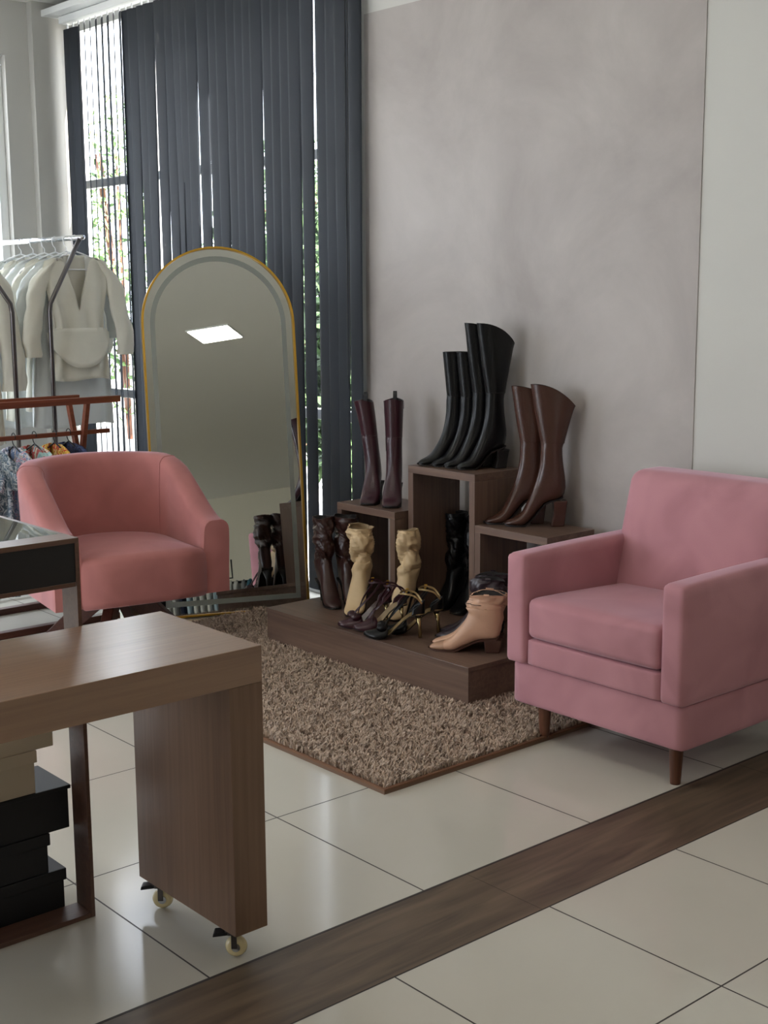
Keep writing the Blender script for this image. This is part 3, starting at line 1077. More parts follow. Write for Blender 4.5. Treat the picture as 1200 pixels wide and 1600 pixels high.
def make_sandal(label, m, edge, toe, d, L=0.225, hh=0.09, bow=False, group=None, loops=True, lift=0.0, yaw_extra=0.0, thick_heel=False):
    d = Vector((d[0], d[1])).normalized()
    t = thing('heeled_sandal', label, 'sandal', (toe[0] - d.x * L, toe[1] - d.y * L, PZ), math.atan2(d.y, d.x), group)

    def sz(u):      # sole height at 0 heel .. 1 toe
        a = max(0, min(1, (0.72 - u) / 0.56))
        return 0.006 + hh * (a * a * (3 - 2 * a)) + 0.010 * max(0, u - .85) / .15
    us = [0, .03, .08, .15, .25, .35, .45, .55, .65, .75, .83, .9, .96, 1.0]
    hw = [.010, .019, .026, .027, .024, .022, .024, .030, .036, .037, .033, .024, .012, .004]
    r = []
    for u, h in zip(us, hw):
        z = sz(u)
        r.append([(u * L, -h, z), (u * L, h, z), (u * L, h, z - .005), (u * L, -h, z - .005)])
    MB().rings(r).build('sole', M['sole'], t)
    r = []
    for u, h in zip(us, hw):
        z = sz(u) + .003
        r.append([(u * L, -h * .94, z), (u * L, h * .94, z), (u * L, h * .94, z - .003), (u * L, -h * .94, z - .003)])
    MB().rings(r).build('insole', edge, t)
    # gold heel
    rr = [.0075, .006, .014] if thick_heel else [.0045, .004, .013]
    MB().tube([(.016, 0, 0.0), (.018, 0, hh * .5), (.026, 0, sz(.1) - .004)], rr, 12).build('heel', M['palegold'], t, smooth=True)
    # pointed vamp
    rings = []
    for u, h, zt in ((.60, .036, .040), (.66, .038, .042), (.74, .038, .038), (.82, .034, .031), (.90, .026, .024), (.96, .014, .018), (1.005, .004, .010)):
        z = sz(min(u, 1)) - .002
        row = []
        for k in range(13):
            a = PI * k / 12
            row.append((u * L, (h + .002) * math.cos(a), z + zt * math.sin(a) ** .8))
        rings.append(row)
    vm = MB().rings(rings, False, False, closed=False).build('vamp', m, t, smooth=True)
    s_ = vm.modifiers.new('thickness', 'SOLIDIFY')
    s_.thickness = 0.002
    # heel counter
    rings = []
    for k in range(6):
        zz = k / 5
        row = []
        for j in range(15):
            a = PI / 2 + PI * j / 14
            cx = .050 - .004 * zz
            row.append((cx + math.cos(a) * (.052 - .004 * zz) * (1 if True else 1), math.sin(a) * (.027 - .002 * zz), sz(max(0, (cx + math.cos(a) * .052) / L)) + .055 * zz * (0.35 + .65 * max(0, -math.cos(a)))))
        rings.append(row)
    hc = MB().rings(rings, False, False, closed=False).build('heel_counter', m, t, smooth=True)
    s_ = hc.modifiers.new('thickness', 'SOLIDIFY')
    s_.thickness = 0.002
    z0 = sz(.05)
    if loops:
        st = MB()
        st.strap([(.010, .024, z0 + .045), (.035, .034, z0 + .075), (.075, .030, z0 + .085), (.095, 0, z0 + .080), (.075, -.030, z0 + .085), (.035, -.034, z0 + .075), (.010, -.024, z0 + .045)], .007, .002, side=(0, 0, 1))
        st.build('ankle_strap', edge if edge is M['strapgold'] else m, t)
        for sgn in (1, -1):
            st = MB()
            st.strap([(.058, sgn * .031, z0 + .080), (.085, sgn * .030, z0 + .045), (.115, sgn * .018, z0 + .01), (.145, -sgn * .012, sz(.6) + .045), (.160, -sgn * .030, sz(.7) + .02)], .008, .002, side=(0, 0, 1))
            st.build('cross_strap', m, t)
        MB().box(.060, .072, -.037, -.034, z0 + .074, z0 + .092).build('buckle', M['gold'], t, bevel=.001)
    if bow:
        b = MB()
        for sgn in (1, -1):
            b.rings([[Vector((.70 * L + .02 * math.cos(a), sgn * (.004 + .030 * v), .046 + .011 * math.sin(a) * (.35 + v))) for a in [2 * PI * k / 10 for k in range(10)]] for v in (0, .35, .7, 1.0)])
        b.build('bow', m, t, smooth=True)
    return t


make_sandal('front burgundy strappy heeled sandal with gold heel, below the beige slouchy boots', M['burgleather'], M['burgleather'], (3.190, 3.975), (-0.93, 0.36), bow=True)
make_sandal('rear burgundy strappy heeled sandal with beige insole beside the beige slouchy boots', M['burgleather'], M['bglining'], (3.200, 3.893), (-0.93, 0.36))
make_sandal('front black pointed strappy sandal with gold heel at the platform edge', M['blackleather'], M['strapgold'], (3.172, 3.795), (-0.74, 0.67), L=.235, bow=True, thick_heel=True)
make_sandal('rear black strappy sandal with gold edged straps, behind the other black sandal', M['blackleather'], M['strapgold'], (3.275, 3.800), (-0.74, 0.67), L=.235, thick_heel=True)

# ------------------------------------------------------------------ pink square armchair
ac = thing('armchair', 'square pink velvet armchair with wooden legs in front of the plain wall', 'armchair', (3.08, 2.24, 0.0))
AW = 0.69    # along y
P = M['pink']
rbox((0.02, 0.0, 0.128), (0.66, AW, 0.272), 0.012, 12, (0.002, .002, .002)).build('base', P, ac, smooth=True)
for y0, y1 in ((-0.012, 0.072), (AW - 0.072, AW + 0.012)):
    rbox((-0.008, y0, 0.272), (0.60, y1, 0.640), 0.018, 14, (0.002, .003, .004),
         fn=lambda p: Vector((p.x, p.y, p.z + 0.012 * max(0, p.x) * (1 if p.z > .5 else 0)))).build('armrest', P, ac, smooth=True)
rbox((0.004, 0.075, 0.272), (0.55, AW - 0.075, 0.362), 0.010, 10, (.002, 0, 0)).build('front_rail', P, ac, smooth=True)


def seat_fn(p):
    return Vector((p.x, p.y, p.z - 0.020 * max(0, p.x - .05) / .5 * (1 if p.z > .42 else 0) - 0.008 * math.exp(-((p.x - .16) ** 2 + (p.y - .28) ** 2) / .012) * (1 if p.z > .42 else 0)))


rbox((-0.004, 0.078, 0.366), (0.50, AW - 0.078, 0.500), 0.024, 20, (0.006, .0, .020), fn=seat_fn).build('seat_cushion', P, ac, smooth=True)


def back_fn(p):
    u = max(0.0, (p.z - 0.35))
    return Vector((p.x + u * 0.26, p.y, p.z))


rbox((0.43, 0.030, 0.30), (0.60, AW - 0.030, 0.868), 0.042, 20, (0.018, 0.0, 0.004), fn=back_fn).build('backrest', P, ac, smooth=True)
for (x, y) in ((0.085, 0.068), (0.085, 0.605), (0.62, 0.068), (0.62, 0.605)):
    MB().lathe([(0.016, 0.0 if y < .3 or x > .3 else 0.010), (0.0165, 0.005 + (0.010 if y > .3 and x < .3 else 0)), (0.023, 0.13), (0.023, 0.135)], 20, c=(x, y, 0)).build('leg', M['legwood'], ac, smooth=True)

# ------------------------------------------------------------------ pink barrel chair
bc = thing('barrel_chair', 'rounded salmon pink velvet barrel chair on a wooden base in front of the mirror', 'armchair', (2.672, 4.812, 0.010), math.radians(-100))
# local frame: +x is the way the chair faces, +y its left
BW, BDp = 0.365, 0.66     # outer half width, depth
TH = 0.105
path = []
fx = 0.335
for k in range(9):
    path.append((fx - 0.36 * k / 8, -BW))
for k in range(1, 24):
    a = -PI / 2 - PI * k / 24
    path.append((-0.025 + 0.345 * math.cos(a), BW * math.sin(a)))
for k in range(9):
    path.append((fx - 0.36 * (8 - k) / 8, BW))
npth = len(path)
ZB = 0.265


def arm_top(s):
    """height of the shell along its path, 0..1"""
    u = abs(2 * s - 1)          # 1 at the arm fronts, 0 at the middle of the back
    e = max(0, min(1, (0.97 - u) / 0.60))
    return 0.565 + 0.225 * (e * e * (3 - 2 * e)) ** 0.8


cum = [0]
for a, b in zip(path[:-1], path[1:]):
    cum.append(cum[-1] + math.hypot(b[0] - a[0], b[1] - a[1]))
outer = []
for i, (x, y) in enumerate(path):
    a, b = path[max(i - 1, 0)], path[min(i + 1, npth - 1)]
    tx, ty = b[0] - a[0], b[1] - a[1]
    ln = math.hypot(tx, ty)
    nx, ny = ty / ln, -tx / ln     # candidates for outward normal
    if nx * x + ny * y < 0 and abs(y) > .1 or (abs(y) <= .1 and nx > 0):
        nx, ny = -nx, -ny
    s = cum[i] / cum[-1]
    zt = arm_top(s)
    ub = max(0.0, 1 - abs(2 * s - 1) / 0.62)
    rake = 0.05 * ub
    row = []
    r_ = 0.036
    prof = [(0, ZB), (0.0, ZB + .10), (0.004, zt - r_ * 2.4)]
    for k in range(5):
        an = PI / 2 * k / 4
        prof.append((0.004 - r_ * (1 - math.cos(an)), zt - r_ * 1.15 * (1 - math.sin(an))))
    for k in range(5):
        an = PI / 2 * (1 - k / 4)
        prof.append((-TH + r_ * (1 - math.cos(an)), zt - r_ * 1.15 * (1 - math.sin(an))))
    prof += [(-TH - 0.006, zt - .12), (-TH - 0.004, 0.45), (-TH, ZB + .02), (-TH, ZB)]
    for o_, z in prof:
        k_ = max(0, (z - ZB) / .5)
        wr = 0.0
        if o_ < -TH + .01 and ub < .9:
            wr = 0.0022 * math.sin(z * 95 + i * .7) * math.exp(-((abs(2 * s - 1) - .42) / .08) ** 2)
        row.append((x + nx * (o_ + rake * k_ + wr), y + ny * (o_ + rake * k_ + wr), z))
    outer.append(row)
shell = MB().rings(outer, True, True)
so_ = shell.build('shell', M['salmon'], bc, smooth=True, bevel=0.012, bseg=3)
for si in (9, 13, npth - 14, npth - 10):
    pass
for si in (11, npth - 12):
    MB().tube([Vector(p) + (Vector(p) - Vector((outer[si][7][0], outer[si][7][1], Vector(p).z))) * 0.01 for p in outer[si][3:16]], 0.0022, 6).build('piping', M['salmon'], bc, smooth=True)
# D-shaped seat cushion
sc = []
for k in range(6):
    sc.append((fx + 0.012, -BW + TH + .002 + (2 * (BW - TH) - .004) * k / 5))
inner_pts = [(outer[i][-3][0], outer[i][-3][1]) for i in range(npth)][::-1]
inner_pts = [p for p in inner_pts if p[0] < fx - .01]
sc = [(fx + .012, inner_pts[0][1] * -1 if False else -abs(inner_pts[0][1])), ] + []
ring_xy = [(fx + .014, -(BW - TH)), (fx + .022, -(BW - TH) * .5), (fx + .024, 0), (fx + .022, (BW - TH) * .5), (fx + .014, BW - TH)]
inn = inner_pts if inner_pts[0][1] > 0 else inner_pts[::-1]
ring_xy += inn
cx_, cy_ = 0.02, 0
seat_r = []
for (z, sc_) in ((ZB - .010, .93), (ZB - .004, .975), (ZB + .02, 1.0), (.40, 1.0), (.430, .99), (.448, .955), (.457, .86), (.464, .6), (.466, .2)):
    seat_r.append([(cx_ + (x - cx_) * sc_, cy_ + (y - cy_) * sc_, z + .012 * (1 if z > .42 else 0) * (x - cx_)) for x, y in ring_xy])
MB().rings(seat_r).build('seat_cushion', M['salmon'], bc, smooth=True)
MB().lathe([(0.05, 0.20), (0.05, 0.262)], 20).build('column', M['steel'], bc, smooth=True)
for k in range(4):
    a = PI / 4 + k * PI / 2 + 0.2
    mb = MB()
    c_, s_ = math.cos(a), math.sin(a)
    prof = [(0.0, .22), (0.0, .262), (.10, .262), (.33, .045), (.33, .0), (.27, .0), (.08, .16)]
    rr = []
    for sg in (-1, 1):
        rr.append([(r * c_ - sg * .022 * s_, r * s_ + sg * .022 * c_, z) for r, z in prof])
    mb.rings(rr)
    mb.build('base_leg', M['basewood'], bc, bevel=.003)

# ------------------------------------------------------------------ arched mirror, leaning back
ML = Vector((3.055, 5.125, 0.0))
MR = Vector((3.705, 4.850, 0.0))
ex = (MR - ML).normalized()
bk = Vector((-ex.y, ex.x, 0))
lean = math.radians(9.0)
mw, mh = (MR - ML).length + 0.006, 1.712
mir = thing('arched_mirror', 'tall arched floor mirror with thin gold frame leaning back before the blinds', 'mirror', tuple(ML + Vector((0, 0, .004))))
mir.rotation_euler = Matrix((ex, bk * math.cos(lean) - Vector((0, 0, 1)) * math.sin(lean), Vector((0, 0, 1)) * math.cos(lean) + bk * math.sin(lean))).transposed().to_euler()
# local: x across, y back (thickness), z up the glass


def arch(w0, w1, zb, zt, n=36):
    r = (w1 - w0) / 2
    c = (w0 + w1) / 2
    pts = [(w1, zb)]
    for k in range(n + 1):
        a = PI * k / n
        pts.append((c + r * math.cos(a), zt - r + r * math.sin(a)))
    pts.append((w0, zb))
    return pts


def slab(pts, y0, y1):
    mb = MB()
    mb.rings([[(x, y0, z) for x, z in pts], [(x, y1, z) for x, z in pts]])
    return mb


def band(a, b, y0, y1):
    n = len(a)
    mb = MB()
    rows = []
    for (xa, za), (xb, zb) in zip(a, b):
        rows.append([(xa, y0, za), (xb, y0, zb), (xb, y1, zb), (xa, y1, za)])
    rows.append(rows[0])
    return mb.rings(rows, False, False)


band(arch(-.004, mw + .004, 0, mh + .004), arch(.005, mw - .005, .009, mh - .005), -.012, .022).build('gold_frame', M['gold'], mir)
slab(arch(.004, mw - .004, .008, mh - .004), 0.0, .015).build('mirror_glass', M['mirror'], mir)
band(arch(.036, mw - .036, .050, mh - .040), arch(.058, mw - .058, .074, mh - .064), -.0012, .0).build('frosted_band', M['frost'], mir)
slab(arch(.012, mw - .012, .012, mh - .012), .015, .020).build('backing', M['black'], mir)
# stand strut behind
MB().box(mw / 2 - .03, mw / 2 + .03, .020, .030, .9, 1.2).build('hinge_plate', M['steel'], mir)
hz = 1.15
pz = Vector((0, 0, 0))
st_top = Vector((mw / 2, .03, hz))
# floor point of the strut in local coords
Rm = Matrix((ex, bk * math.cos(lean) - Vector((0, 0, 1)) * math.sin(lean), Vector((0, 0, 1)) * math.cos(lean) + bk * math.sin(lean))).transposed()
top_w_ = Rm @ st_top
foot_w = Vector((top_w_.x + bk.x * .18, top_w_.y + bk.y * .18, 0.004))
MB().tube([st_top, Rm.inverted() @ foot_w], .008, 8).build('stand_leg', M['steel'], mir, smooth=True)
MB().tube([(mw + .008, .012, .28), (mw + .016, .02, .40), (mw + .006, .02, .55), (mw + .010, .015, .35), (mw + .004, .02, .02)], .0016, 6, smooth_path=6).build('cable', M['blackp'], mir, smooth=True)

# ------------------------------------------------------------------ front table on castors
ft = thing('rolling_table', 'brown wooden table on castors in the left foreground', 'table', (1.565, 2.29, 0.0))
TZ = 0.73
X0 = -1.55
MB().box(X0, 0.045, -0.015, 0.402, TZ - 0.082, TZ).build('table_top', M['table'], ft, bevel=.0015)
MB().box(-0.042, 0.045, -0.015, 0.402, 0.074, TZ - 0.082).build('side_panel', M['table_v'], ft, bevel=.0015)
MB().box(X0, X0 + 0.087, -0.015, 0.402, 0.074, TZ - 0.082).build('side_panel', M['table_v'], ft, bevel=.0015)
for (x, y) in ((-0.012, 0.036), (-0.012, 0.352), (X0 + .04, 0.036), (X0 + .04, 0.352)):
    # local frame: +x the rolling direction with the brake lever, y the axle
    br = MB()
    br.box(-.019, .019, -.019, .019, .066, .074)
    br.box(-.007, .006, -.0150, -.0130, .024, .067)
    br.box(-.007, .006, .0130, .0150, .024, .067)
    br.box(-.012, .014, -.0150, .0150, .056, .067)
    bro = br.build('castor', M['steel'], ft, bevel=.001, loc=(x, y, 0))
    bro.rotation_euler = (0, 0, math.radians(139))
    ax = Matrix.Rotation(PI / 2, 3, 'X')
    MB().lathe([(.009, -.0105), (.017, -.0115), (.0225, -.008), (.0255, 0), (.0225, .008), (.017, .0115), (.009, .0105)], 28, axis=ax, c=(-.004, 0, .0257)).build('wheel', M['wheel'], bro, smooth=True)
    MB().lathe([(.010, -.0130), (.010, .0130)], 20, axis=ax, c=(-.004, 0, .0257)).build('hub', M['chrome'], bro)
    lv = MB()
    lv.rings([[(.010, -.013, .066), (.010, .013, .066), (.010, .013, .056), (.010, -.013, .056)],
              [(.046, -.015, .061), (.046, .015, .061), (.048, .015, .052), (.048, -.015, .052)]])
    lv.build('brake_lever', M['blackp'], bro, bevel=.002)

# ------------------------------------------------------------------ display case behind it
ce = thing('display_case', 'dark wood display case with black drawer front and glass top', 'display case', (1.41, 2.71, 0.0))
CD = 0.62
MB().box(-1.2, 0.0, 0.0, 0.075, .922, .934).build('top_rail', M['case'], ce, bevel=.001)
MB().box(-0.012, 0.0, 0.075, CD, .922, .934).build('edge_rail', M['case'], ce, bevel=.001)
MB().box(-1.2, -0.012, 0.0, 0.075, .820, .830).build('bottom_rail', M['case'], ce, bevel=.001)
MB().box(-0.010, 0.0, 0.0, 0.075, 0.0, .922).build('side_panel', M['case'], ce, bevel=.001)
MB().box(-1.2, -0.010, 0.003, 0.012, .830, .922).build('drawer_front', M['black'], ce)
MB().box(-1.2, -0.010, 0.0, 0.075, 0.0, .012).build('bottom_board', M['case'], ce, bevel=.001)
MB().box(-1.2, -0.012, 0.075, CD, .928, .934).build('glass_top', M['caseglass'], ce)
MB().box(-1.2, -0.012, 0.075, CD, .830, .838).build('tray', mat('pale_case_lining', srgb(205, 212, 214), .6), ce)
MB().box(-0.012, 0.0, 0.075, CD, .830, .922).build('side_rail', M['case'], ce)
for (x) in (-0.012, -1.2):
    MB().box(x, x + .012, CD - .012, CD, 0.0, .830).build('rear_leg', M['case'], ce)


def carton(label, x1, z0, z1, m, y0=2.79, depth=0.17, wdt=0.42, lid=0.03):
    t = thing('shoe_box', label, 'box', (x1 - wdt, y0, z0))
    MB().box(0, wdt - .004, .002, depth - .002, 0, z1 - z0 - .002).build('body', m, t, bevel=.002)
    MB().box(-.004, wdt + .002, -.002, depth + .002, z1 - z0 - lid, z1 - z0).build('lid', m, t, bevel=.002)


carton('lowest black box under the display case, standing on the floor', 1.376, 0.0, 0.108, M['black'])
carton('second black box from the floor, set back to the left', 1.338, 0.108, 0.207, M['black'])
carton('top black box in the stack, widest of the black boxes', 1.398, 0.207, 0.316, M['black'], lid=.01)
carton('lower cream box standing on the black boxes under the display case', 1.315, 0.316, 0.422, M['cream'])
carton('upper cream box on top of the box stack under the display case', 1.366, 0.422, 0.53, M['cream'], lid=.02)

# ------------------------------------------------------------------ garments and hangers
proto = {}


def hanger_thing(label, m, loc, rz, group, wide=0.38, drop=0.13, hook=0.05, cat='hanger'):
    """loc is the rail point the hook hangs over; local x is the shoulder axis"""
    t = thing('clothes_hanger', label, cat, loc, rz, group)
    if (m.name, wide, drop) in proto:
        a, b = proto[(m.name, wide, drop)]
        for s in (a, b):
            c = s.copy()
            C.objects.link(c)
            c.parent = t
        return t
    hk = MB()
    r = .017
    pts = [(r * math.cos(a), 0, r * math.sin(a) + .0 - .004) for a in [math.radians(q) for q in (-30, 0, 40, 90, 140, 180)]]
    pts = [(x, y, z) for x, y, z in pts] + [(-.012, 0, -.03), (0, 0, -.045), (0, 0, -.045 - hook)]
    hk.tube(pts, .0022, 8, smooth_path=3)
    a = hk.build('hook', m, t, smooth=True)
    z = -.045 - hook
    bd = MB()
    bd.tube([(0, 0, z), (-wide * .25, 0, z - drop * .28), (-wide * .5, 0, z - drop * .75), (-wide * .5, 0, z - drop * .85), (-wide * .25, 0, z - drop * .72), (0, 0, z - drop * .70), (wide * .25, 0, z - drop * .72),
             (wide * .5, 0, z - drop * .85), (wide * .5, 0, z - drop * .75), (wide * .25, 0, z - drop * .28), (0, 0, z)], .0038, 8, smooth_path=4)
    b = bd.build('body', m, t, smooth=True)
    proto[(m.name, wide, drop)] = (a, b)
    return t


def garment(name, label, cat, m, loc, rz, L=0.6, sh=0.36, waist=0.30, hem=0.38, vneck=0.16, sleeve=0.5, slw=0.055, flare=0.0, group=None, depth=0.07, seed=0, waist_t=0.45, peplum=0.0, skirt=None, strap=False, mats=None, cuff=0.0):
    """a top hanging from its shoulders; loc is the neck point; local x shoulder axis, -y the front"""
    rd = random.Random(seed)
    t = thing(name, label, cat, loc, rz, group)
    NPT = 56
    rows = []
    nz = 30
    ph = rd.random() * 6
    for k in range(nz + 1):
        u = k / nz
        z = -L * u
        if u < .08:
            w_ = .10 + (sh - .10) * (u / .08) ** .55
            z = -L * u * .75
        elif u < waist_t:
            v = (u - .08) / (waist_t - .08)
            w_ = sh + (waist - sh) * v * v * (3 - 2 * v)
        else:
            v = (u - waist_t) / (1 - waist_t)
            w_ = waist + (hem - waist) * v ** .8
        dp = .018 + (depth - .018) * min(1, u / .25) + flare * max(0, u - waist_t)
        row = []
        for j in range(NPT):
            a = 2 * PI * j / NPT
            ct, st = math.cos(a), math.sin(a)
            x = w_ / 2 * math.copysign(abs(ct) ** .8, ct)
            y = dp / 2 * math.copysign(abs(st) ** .9, st)
            fold = math.sin(j * 2 * PI * 9 / NPT + ph + 1.2 * math.sin(u * 5 + ph)) * (.002 + .010 * u + flare * .1 * u) + .006 * mnoise.noise(Vector((x * 14 + seed, y * 14, u * 6)))
            y += fold * (1 if st >= 0 else 1)
            zz = z
            front = st < 0
            if vneck and front and u < .5:
                dv = max(0, 1 - abs(x) / .075)
                zz = min(z, -dv * vneck * L / .6) if dv > 0 else z
            row.append((x, y, zz - .006 * math.sin(a * 3 + ph) * u))
        rows.append(row)
    tor = MB().rings(rows, False, False)
    o = tor.build('bodice', m, t, smooth=True)
    s_ = o.modifiers.new('thickness', 'SOLIDIFY')
    s_.thickness = .0012
    if sleeve:
        for sg in (-1, 1):
            pts = [Vector((sg * (sh / 2 - .035), 0, -.045)), Vector((sg * (sh / 2 + .02), 0, -.13)), Vector((sg * (sh / 2 + .045), .0, -sleeve * .5)), Vector((sg * (sh / 2 + .075), -.01, -sleeve * .8)), Vector((sg * (sh / 2 + .07), -.01, -sleeve))]
            pts = catmull(pts, 5)
            rings = []
            for k, p in enumerate(pts):
                u = k / (len(pts) - 1)
                r1 = .060 + (slw - .060) * u + .012 * math.sin(u * PI)
                if cuff and u > .9:
                    r1 = cuff
                ring = []
                for j in range(20):
                    a = 2 * PI * j / 20
                    rr = r1 * (1 + .10 * math.sin(4 * a + u * 9 + ph) + .05 * math.sin(u * 30 + a))
                    ring.append((p.x + rr * math.cos(a) * .8, p.y + rr * math.sin(a) * .45, p.z + .03 * math.cos(a) * (1 - u) * -sg))
                rings.append(ring)
            MB().rings(rings, True, False).build('sleeve', m, t, smooth=True)
    if peplum:
        pr = []
        for k in range(9):
            u = k / 8
            row = []
            for j in range(NPT):
                a = 2 * PI * j / NPT
                ct, st = math.cos(a), math.sin(a)
                w_ = waist + .06 * u
                zz = -L * waist_t - peplum * u * (1 if st < 0 else .35) * (0.35 + .65 * (1 - abs(ct) ** 2.5))
                row.append((w_ / 2 * ct * 1.02, (depth / 2 + .012 + .02 * u) * st, zz))
            pr.append(row)
        pe = MB().rings(pr, False, False).build('peplum', m, t, smooth=True)
        s_ = pe.modifiers.new('thickness', 'SOLIDIFY')
        s_.thickness = .002
    return t


# chrome rack with white blouses: two rails side by side running towards the far wall
RXR, RXL, RYN, RYF, RZ = 3.205, 2.60, 6.0, 7.22, 1.762
cr = thing('garment_rack', 'chrome double rail garment rack carrying ivory blouses in the far left corner', 'clothes rack', (3.0, RYN, 0))
for xr, xp in ((RXR - 3.0, 0.022), (RXL - 3.0, -0.175)):
    MB().tube([(xr, -.03, RZ), (xr, RYF - RYN + .03, RZ)], .0125, 14).build('rail', M['chrome'], cr, smooth=True)
    for y in (0.0, RYF - RYN):
        MB().tube([(xr, y, RZ), (xp + (xr - xp) * .03, y, 1.44), (xp, y, 1.40), (xp, y, .05)], .0115, 12).build('post', M['steel'], cr, smooth=True)
for y in (0.0, RYF - RYN):
    MB().tube([(.30, y, .035), (-.42, y, .035)], .013, 12).build('foot', M['chrome'], cr, smooth=True)
MB().tube([(-.075, 0, .035), (-.075, RYF - RYN, .035)], .012, 12).build('base_rail', M['chrome'], cr, smooth=True)
bl = [('frontmost ivory V neck blouse with peplum hem on the chrome rack', 0.06, .62, M['blouse'], dict(peplum=.20, vneck=.27, hem=.32, waist=.27, sleeve=.50, slw=.045, sh=.36, waist_t=.58, cuff=.055)),
      ('long plain cool white blouse hanging directly behind the peplum blouse', 0.15, .86, M['blouse2'], dict(vneck=.05, hem=.46, waist=.40, sleeve=.42, sh=.38)),
      ('ivory blouse third from the near end of the right chrome rail', 0.27, .78, M['blouse'], dict(vneck=.16, hem=.40, waist=.34, sleeve=.50, sh=.36)),
      ('cool white long blouse fourth from the near end of the right chrome rail', 0.39, .88, M['blouse2'], dict(vneck=.08, hem=.42, waist=.36, sleeve=.55, sh=.36)),
      ('ivory soft blouse fifth from the near end of the right chrome rail', 0.52, .85, M['blouse'], dict(vneck=.1, hem=.40, waist=.34, sleeve=.5, sh=.36)),
      ('cool white loose blouse sixth from the near end of the right chrome rail', 0.66, .90, M['blouse2'], dict(vneck=.06, hem=.44, waist=.38, sleeve=.5, sh=.38))]
for i, (lb, dy_, L_, m_, kw) in enumerate(bl):
    rz_ = random.uniform(-.04, .04)
    hanger_thing('white plastic hanger on the chrome rack', M['hanger'], (RXR, RYN + dy_, RZ), rz_, 'white hangers on the chrome rack', hook=.02)
    garment('blouse', lb, 'blouse', m_, (RXR, RYN + dy_, RZ - .085), rz_, L=L_, seed=i + 3, depth=.05, **kw)
for i, (dy_, lb, m_) in enumerate(((.07, 'ivory long blouse with ruffled cuffs at the left picture edge, near end of left rail', M['blouse']), (.22, 'cool white long blouse on the left chrome rail behind the ivory one', M['blouse2']))):
    garment('blouse', lb, 'blouse', m_, (RXL, RYN + dy_, RZ - .085), .05, L=.92, seed=20 + i, vneck=.1, hem=.38, waist=.32, sleeve=.66, slw=.075)
    hanger_thing('white plastic hanger on the left chrome rail', M['hanger'], (RXL, RYN + dy_, RZ), .05, 'white hangers on the left chrome rail', hook=.02)

# wooden X-frame rack with colourful tops
wy = 5.50
wr = thing('garment_rack', 'low wooden rack with crossed legs and colourful tops behind the barrel chair', 'clothes rack', (2.045, wy, 0))
MB().box(-.3, 1.02, -.085, -.060, .990, 1.020).build('top_bar', M['rackwood'], wr, bevel=.002)
MB().box(-.3, 0.90, .085, .110, .990, 1.020).build('top_bar', M['rackwood'], wr, bevel=.002)
MB().box(-.3, 1.00, -.010, .012, .842, .862).build('hanging_bar', M['rackwood'], wr, bevel=.002)
for x in (0.86, -.2):
    for sg in (1, -1):
        yt, yb = (-.060 if sg > 0 else .085), (.22 if sg > 0 else -.20)
        a, b = Vector((x + (.0 if sg > 0 else -.02), yt, 1.0)), Vector((x + (.0 if sg > 0 else -.02), yb, 0.02))
        mb = MB()
        mb.rings([[(p.x - .010, p.y - .014, p.z), (p.x + .010, p.y - .014, p.z), (p.x + .010, p.y + .014, p.z), (p.x - .010, p.y + .014, p.z)] for p in (a, b)])
        mb.build('leg', M['rackwood'], wr, bevel=.001)
MB().box(-.3, .90, -.215, -.175, 0.0, .030).build('foot_bar', M['basewood'], wr, bevel=.002)
MB().box(-.3, .90, .200, .240, 0.0, .030).build('foot_bar', M['basewood'], wr, bevel=.002)
fl = {
    'floralblue': floral_material('blue_grey_floral_print', [srgb(120, 140, 160), srgb(196, 206, 212), srgb(90, 112, 128), srgb(170, 180, 190)]),
    'floralpink': floral_material('pink_blue_floral_print', [srgb(200, 150, 170), srgb(214, 214, 222), srgb(120, 140, 176), srgb(226, 206, 190)]),
    'flower': floral_material('yellow_red_flower_print', [srgb(210, 160, 60), srgb(232, 196, 90), srgb(206, 44, 36), srgb(236, 210, 140)], 30),
    'navy': floral_material('navy_stripe_print', [srgb(34, 42, 70), srgb(40, 50, 84), srgb(60, 74, 112), srgb(30, 36, 58)], 40),
    'mint': floral_material('mint_coral_print', [srgb(150, 190, 190), srgb(176, 206, 204), srgb(200, 96, 90), srgb(222, 216, 190)], 16),
    'pinkb': mat('pink_bow_satin', srgb(222, 150, 160), .5, sheen=.3),
    'redy': floral_material('red_yellow_print', [srgb(190, 40, 40), srgb(206, 50, 46), srgb(216, 176, 90), srgb(170, 30, 34)], 18)}
tops = [(.83, 'navy', 'navy top at the right end of the wooden rack', .50), (.76, 'flower', 'yellow and red flower print top near the right end of the wooden rack', .56),
        (.66, 'mint', 'mint and coral print top hanging third from right on the wooden rack', .60), (.56, 'floralpink', 'pale pink and blue floral top in the middle of the wooden rack', .62),
        (.46, 'floralblue', 'blue grey floral top left of the pale floral one', .64), (.36, 'floralblue', 'blue grey floral top second from the left picture edge', .64),
        (.26, 'pinkb', 'pink satin top with bow at the left picture edge', .66)]
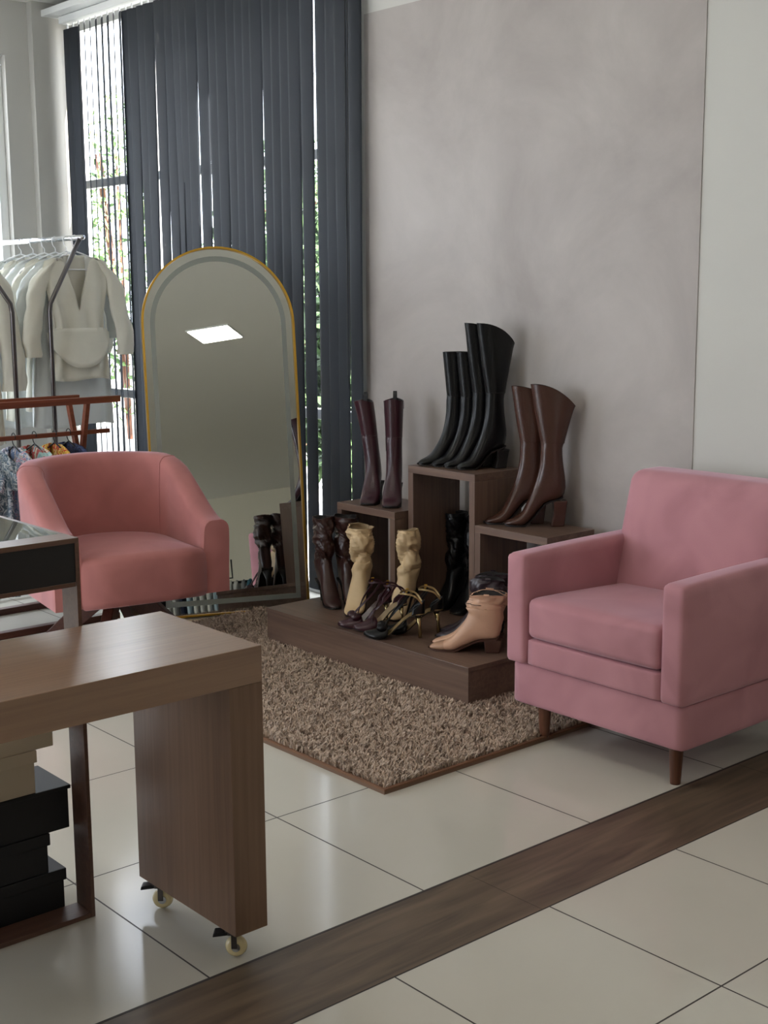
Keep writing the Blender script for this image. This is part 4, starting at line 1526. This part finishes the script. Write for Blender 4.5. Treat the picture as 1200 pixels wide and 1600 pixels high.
for i, (x, key, lb, L_) in enumerate(tops):
    rz_ = -PI / 2 + .06 + random.uniform(-.06, .06)
    p = Vector((2.005 + x, wy, .862))
    hanger_thing('black wire hanger on the wooden rack', M['bhanger'], tuple(p), rz_, 'black hangers on the wooden rack', wide=.30, drop=.12, hook=.0)
    garment('blouse', lb, 'blouse', fl[key], (p.x, p.y, p.z - .052), rz_, L=L_, sh=.30, waist=.27, hem=.32, vneck=.10, sleeve=.16 if i != 1 else 0, slw=.05, depth=.045, seed=40 + i)

# ------------------------------------------------------------------ clothes rail far behind the camera, seen in the mirror
rr_ = thing('garment_rack', 'black clothes rail by the far wall, seen only in the arched mirror', 'clothes rack', (-.2, -9.9, 0))
MB().tube([(-2.2, 0, 1.52), (1.3, 0, 1.52)], .02, 10).build('rail', M['black'], rr_, smooth=True)
for x in (-2.1, -.3, 1.2):
    MB().tube([(x, 0, 0), (x, 0, 1.52)], .014, 8).build('post', M['steel'], rr_, smooth=True)
MB().tube([(0.3, .0, 1.52), (0.3, 0, 1.60), (.3, 0, 1.60)], .010, 8).build('sign_post', M['steel'], rr_, smooth=True)
MB().tube([(-.20, .0, 1.60), (.42, 0, 1.60), (.42, 0, 1.90)], .014, 8).build('display_arm', M['black'], rr_, smooth=True)
rc = [mat('rail_cloth_%s' % n, srgb(*c), .8, var=.1) for n, c in (('white', (224, 224, 220)), ('grey', (140, 142, 146)), ('navy', (40, 46, 66)), ('teal', (52, 104, 124)), ('ice', (186, 208, 222)), ('black', (30, 30, 34)))]
g0 = {}
for k in range(30):
    x = -2.05 + k * .112 + random.uniform(-.01, .01)
    mi = random.choice([0, 0, 0, 1, 2, 3, 4, 5, 0])
    if mi not in g0:
        g0[mi] = garment('hanging_top', 'top hanging on the far clothes rail seen in the mirror', 'top', rc[mi], (x, -9.9, 1.555), PI / 2, L=.72, depth=.05, sh=.40, waist=.36, hem=.40, vneck=.1, sleeve=.5, seed=60 + mi, group='tops on the far clothes rail')
    else:
        c = copy_tree(g0[mi])
        c.location = (x, -9.9, 1.555)
        c.rotation_euler = (0, 0, PI / 2 + random.uniform(-.06, .06))
    hanger_thing('white hanger on the far clothes rail seen in the mirror', M['hanger'], (x, -9.9, 1.535), PI / 2, 'hangers on the far clothes rail')
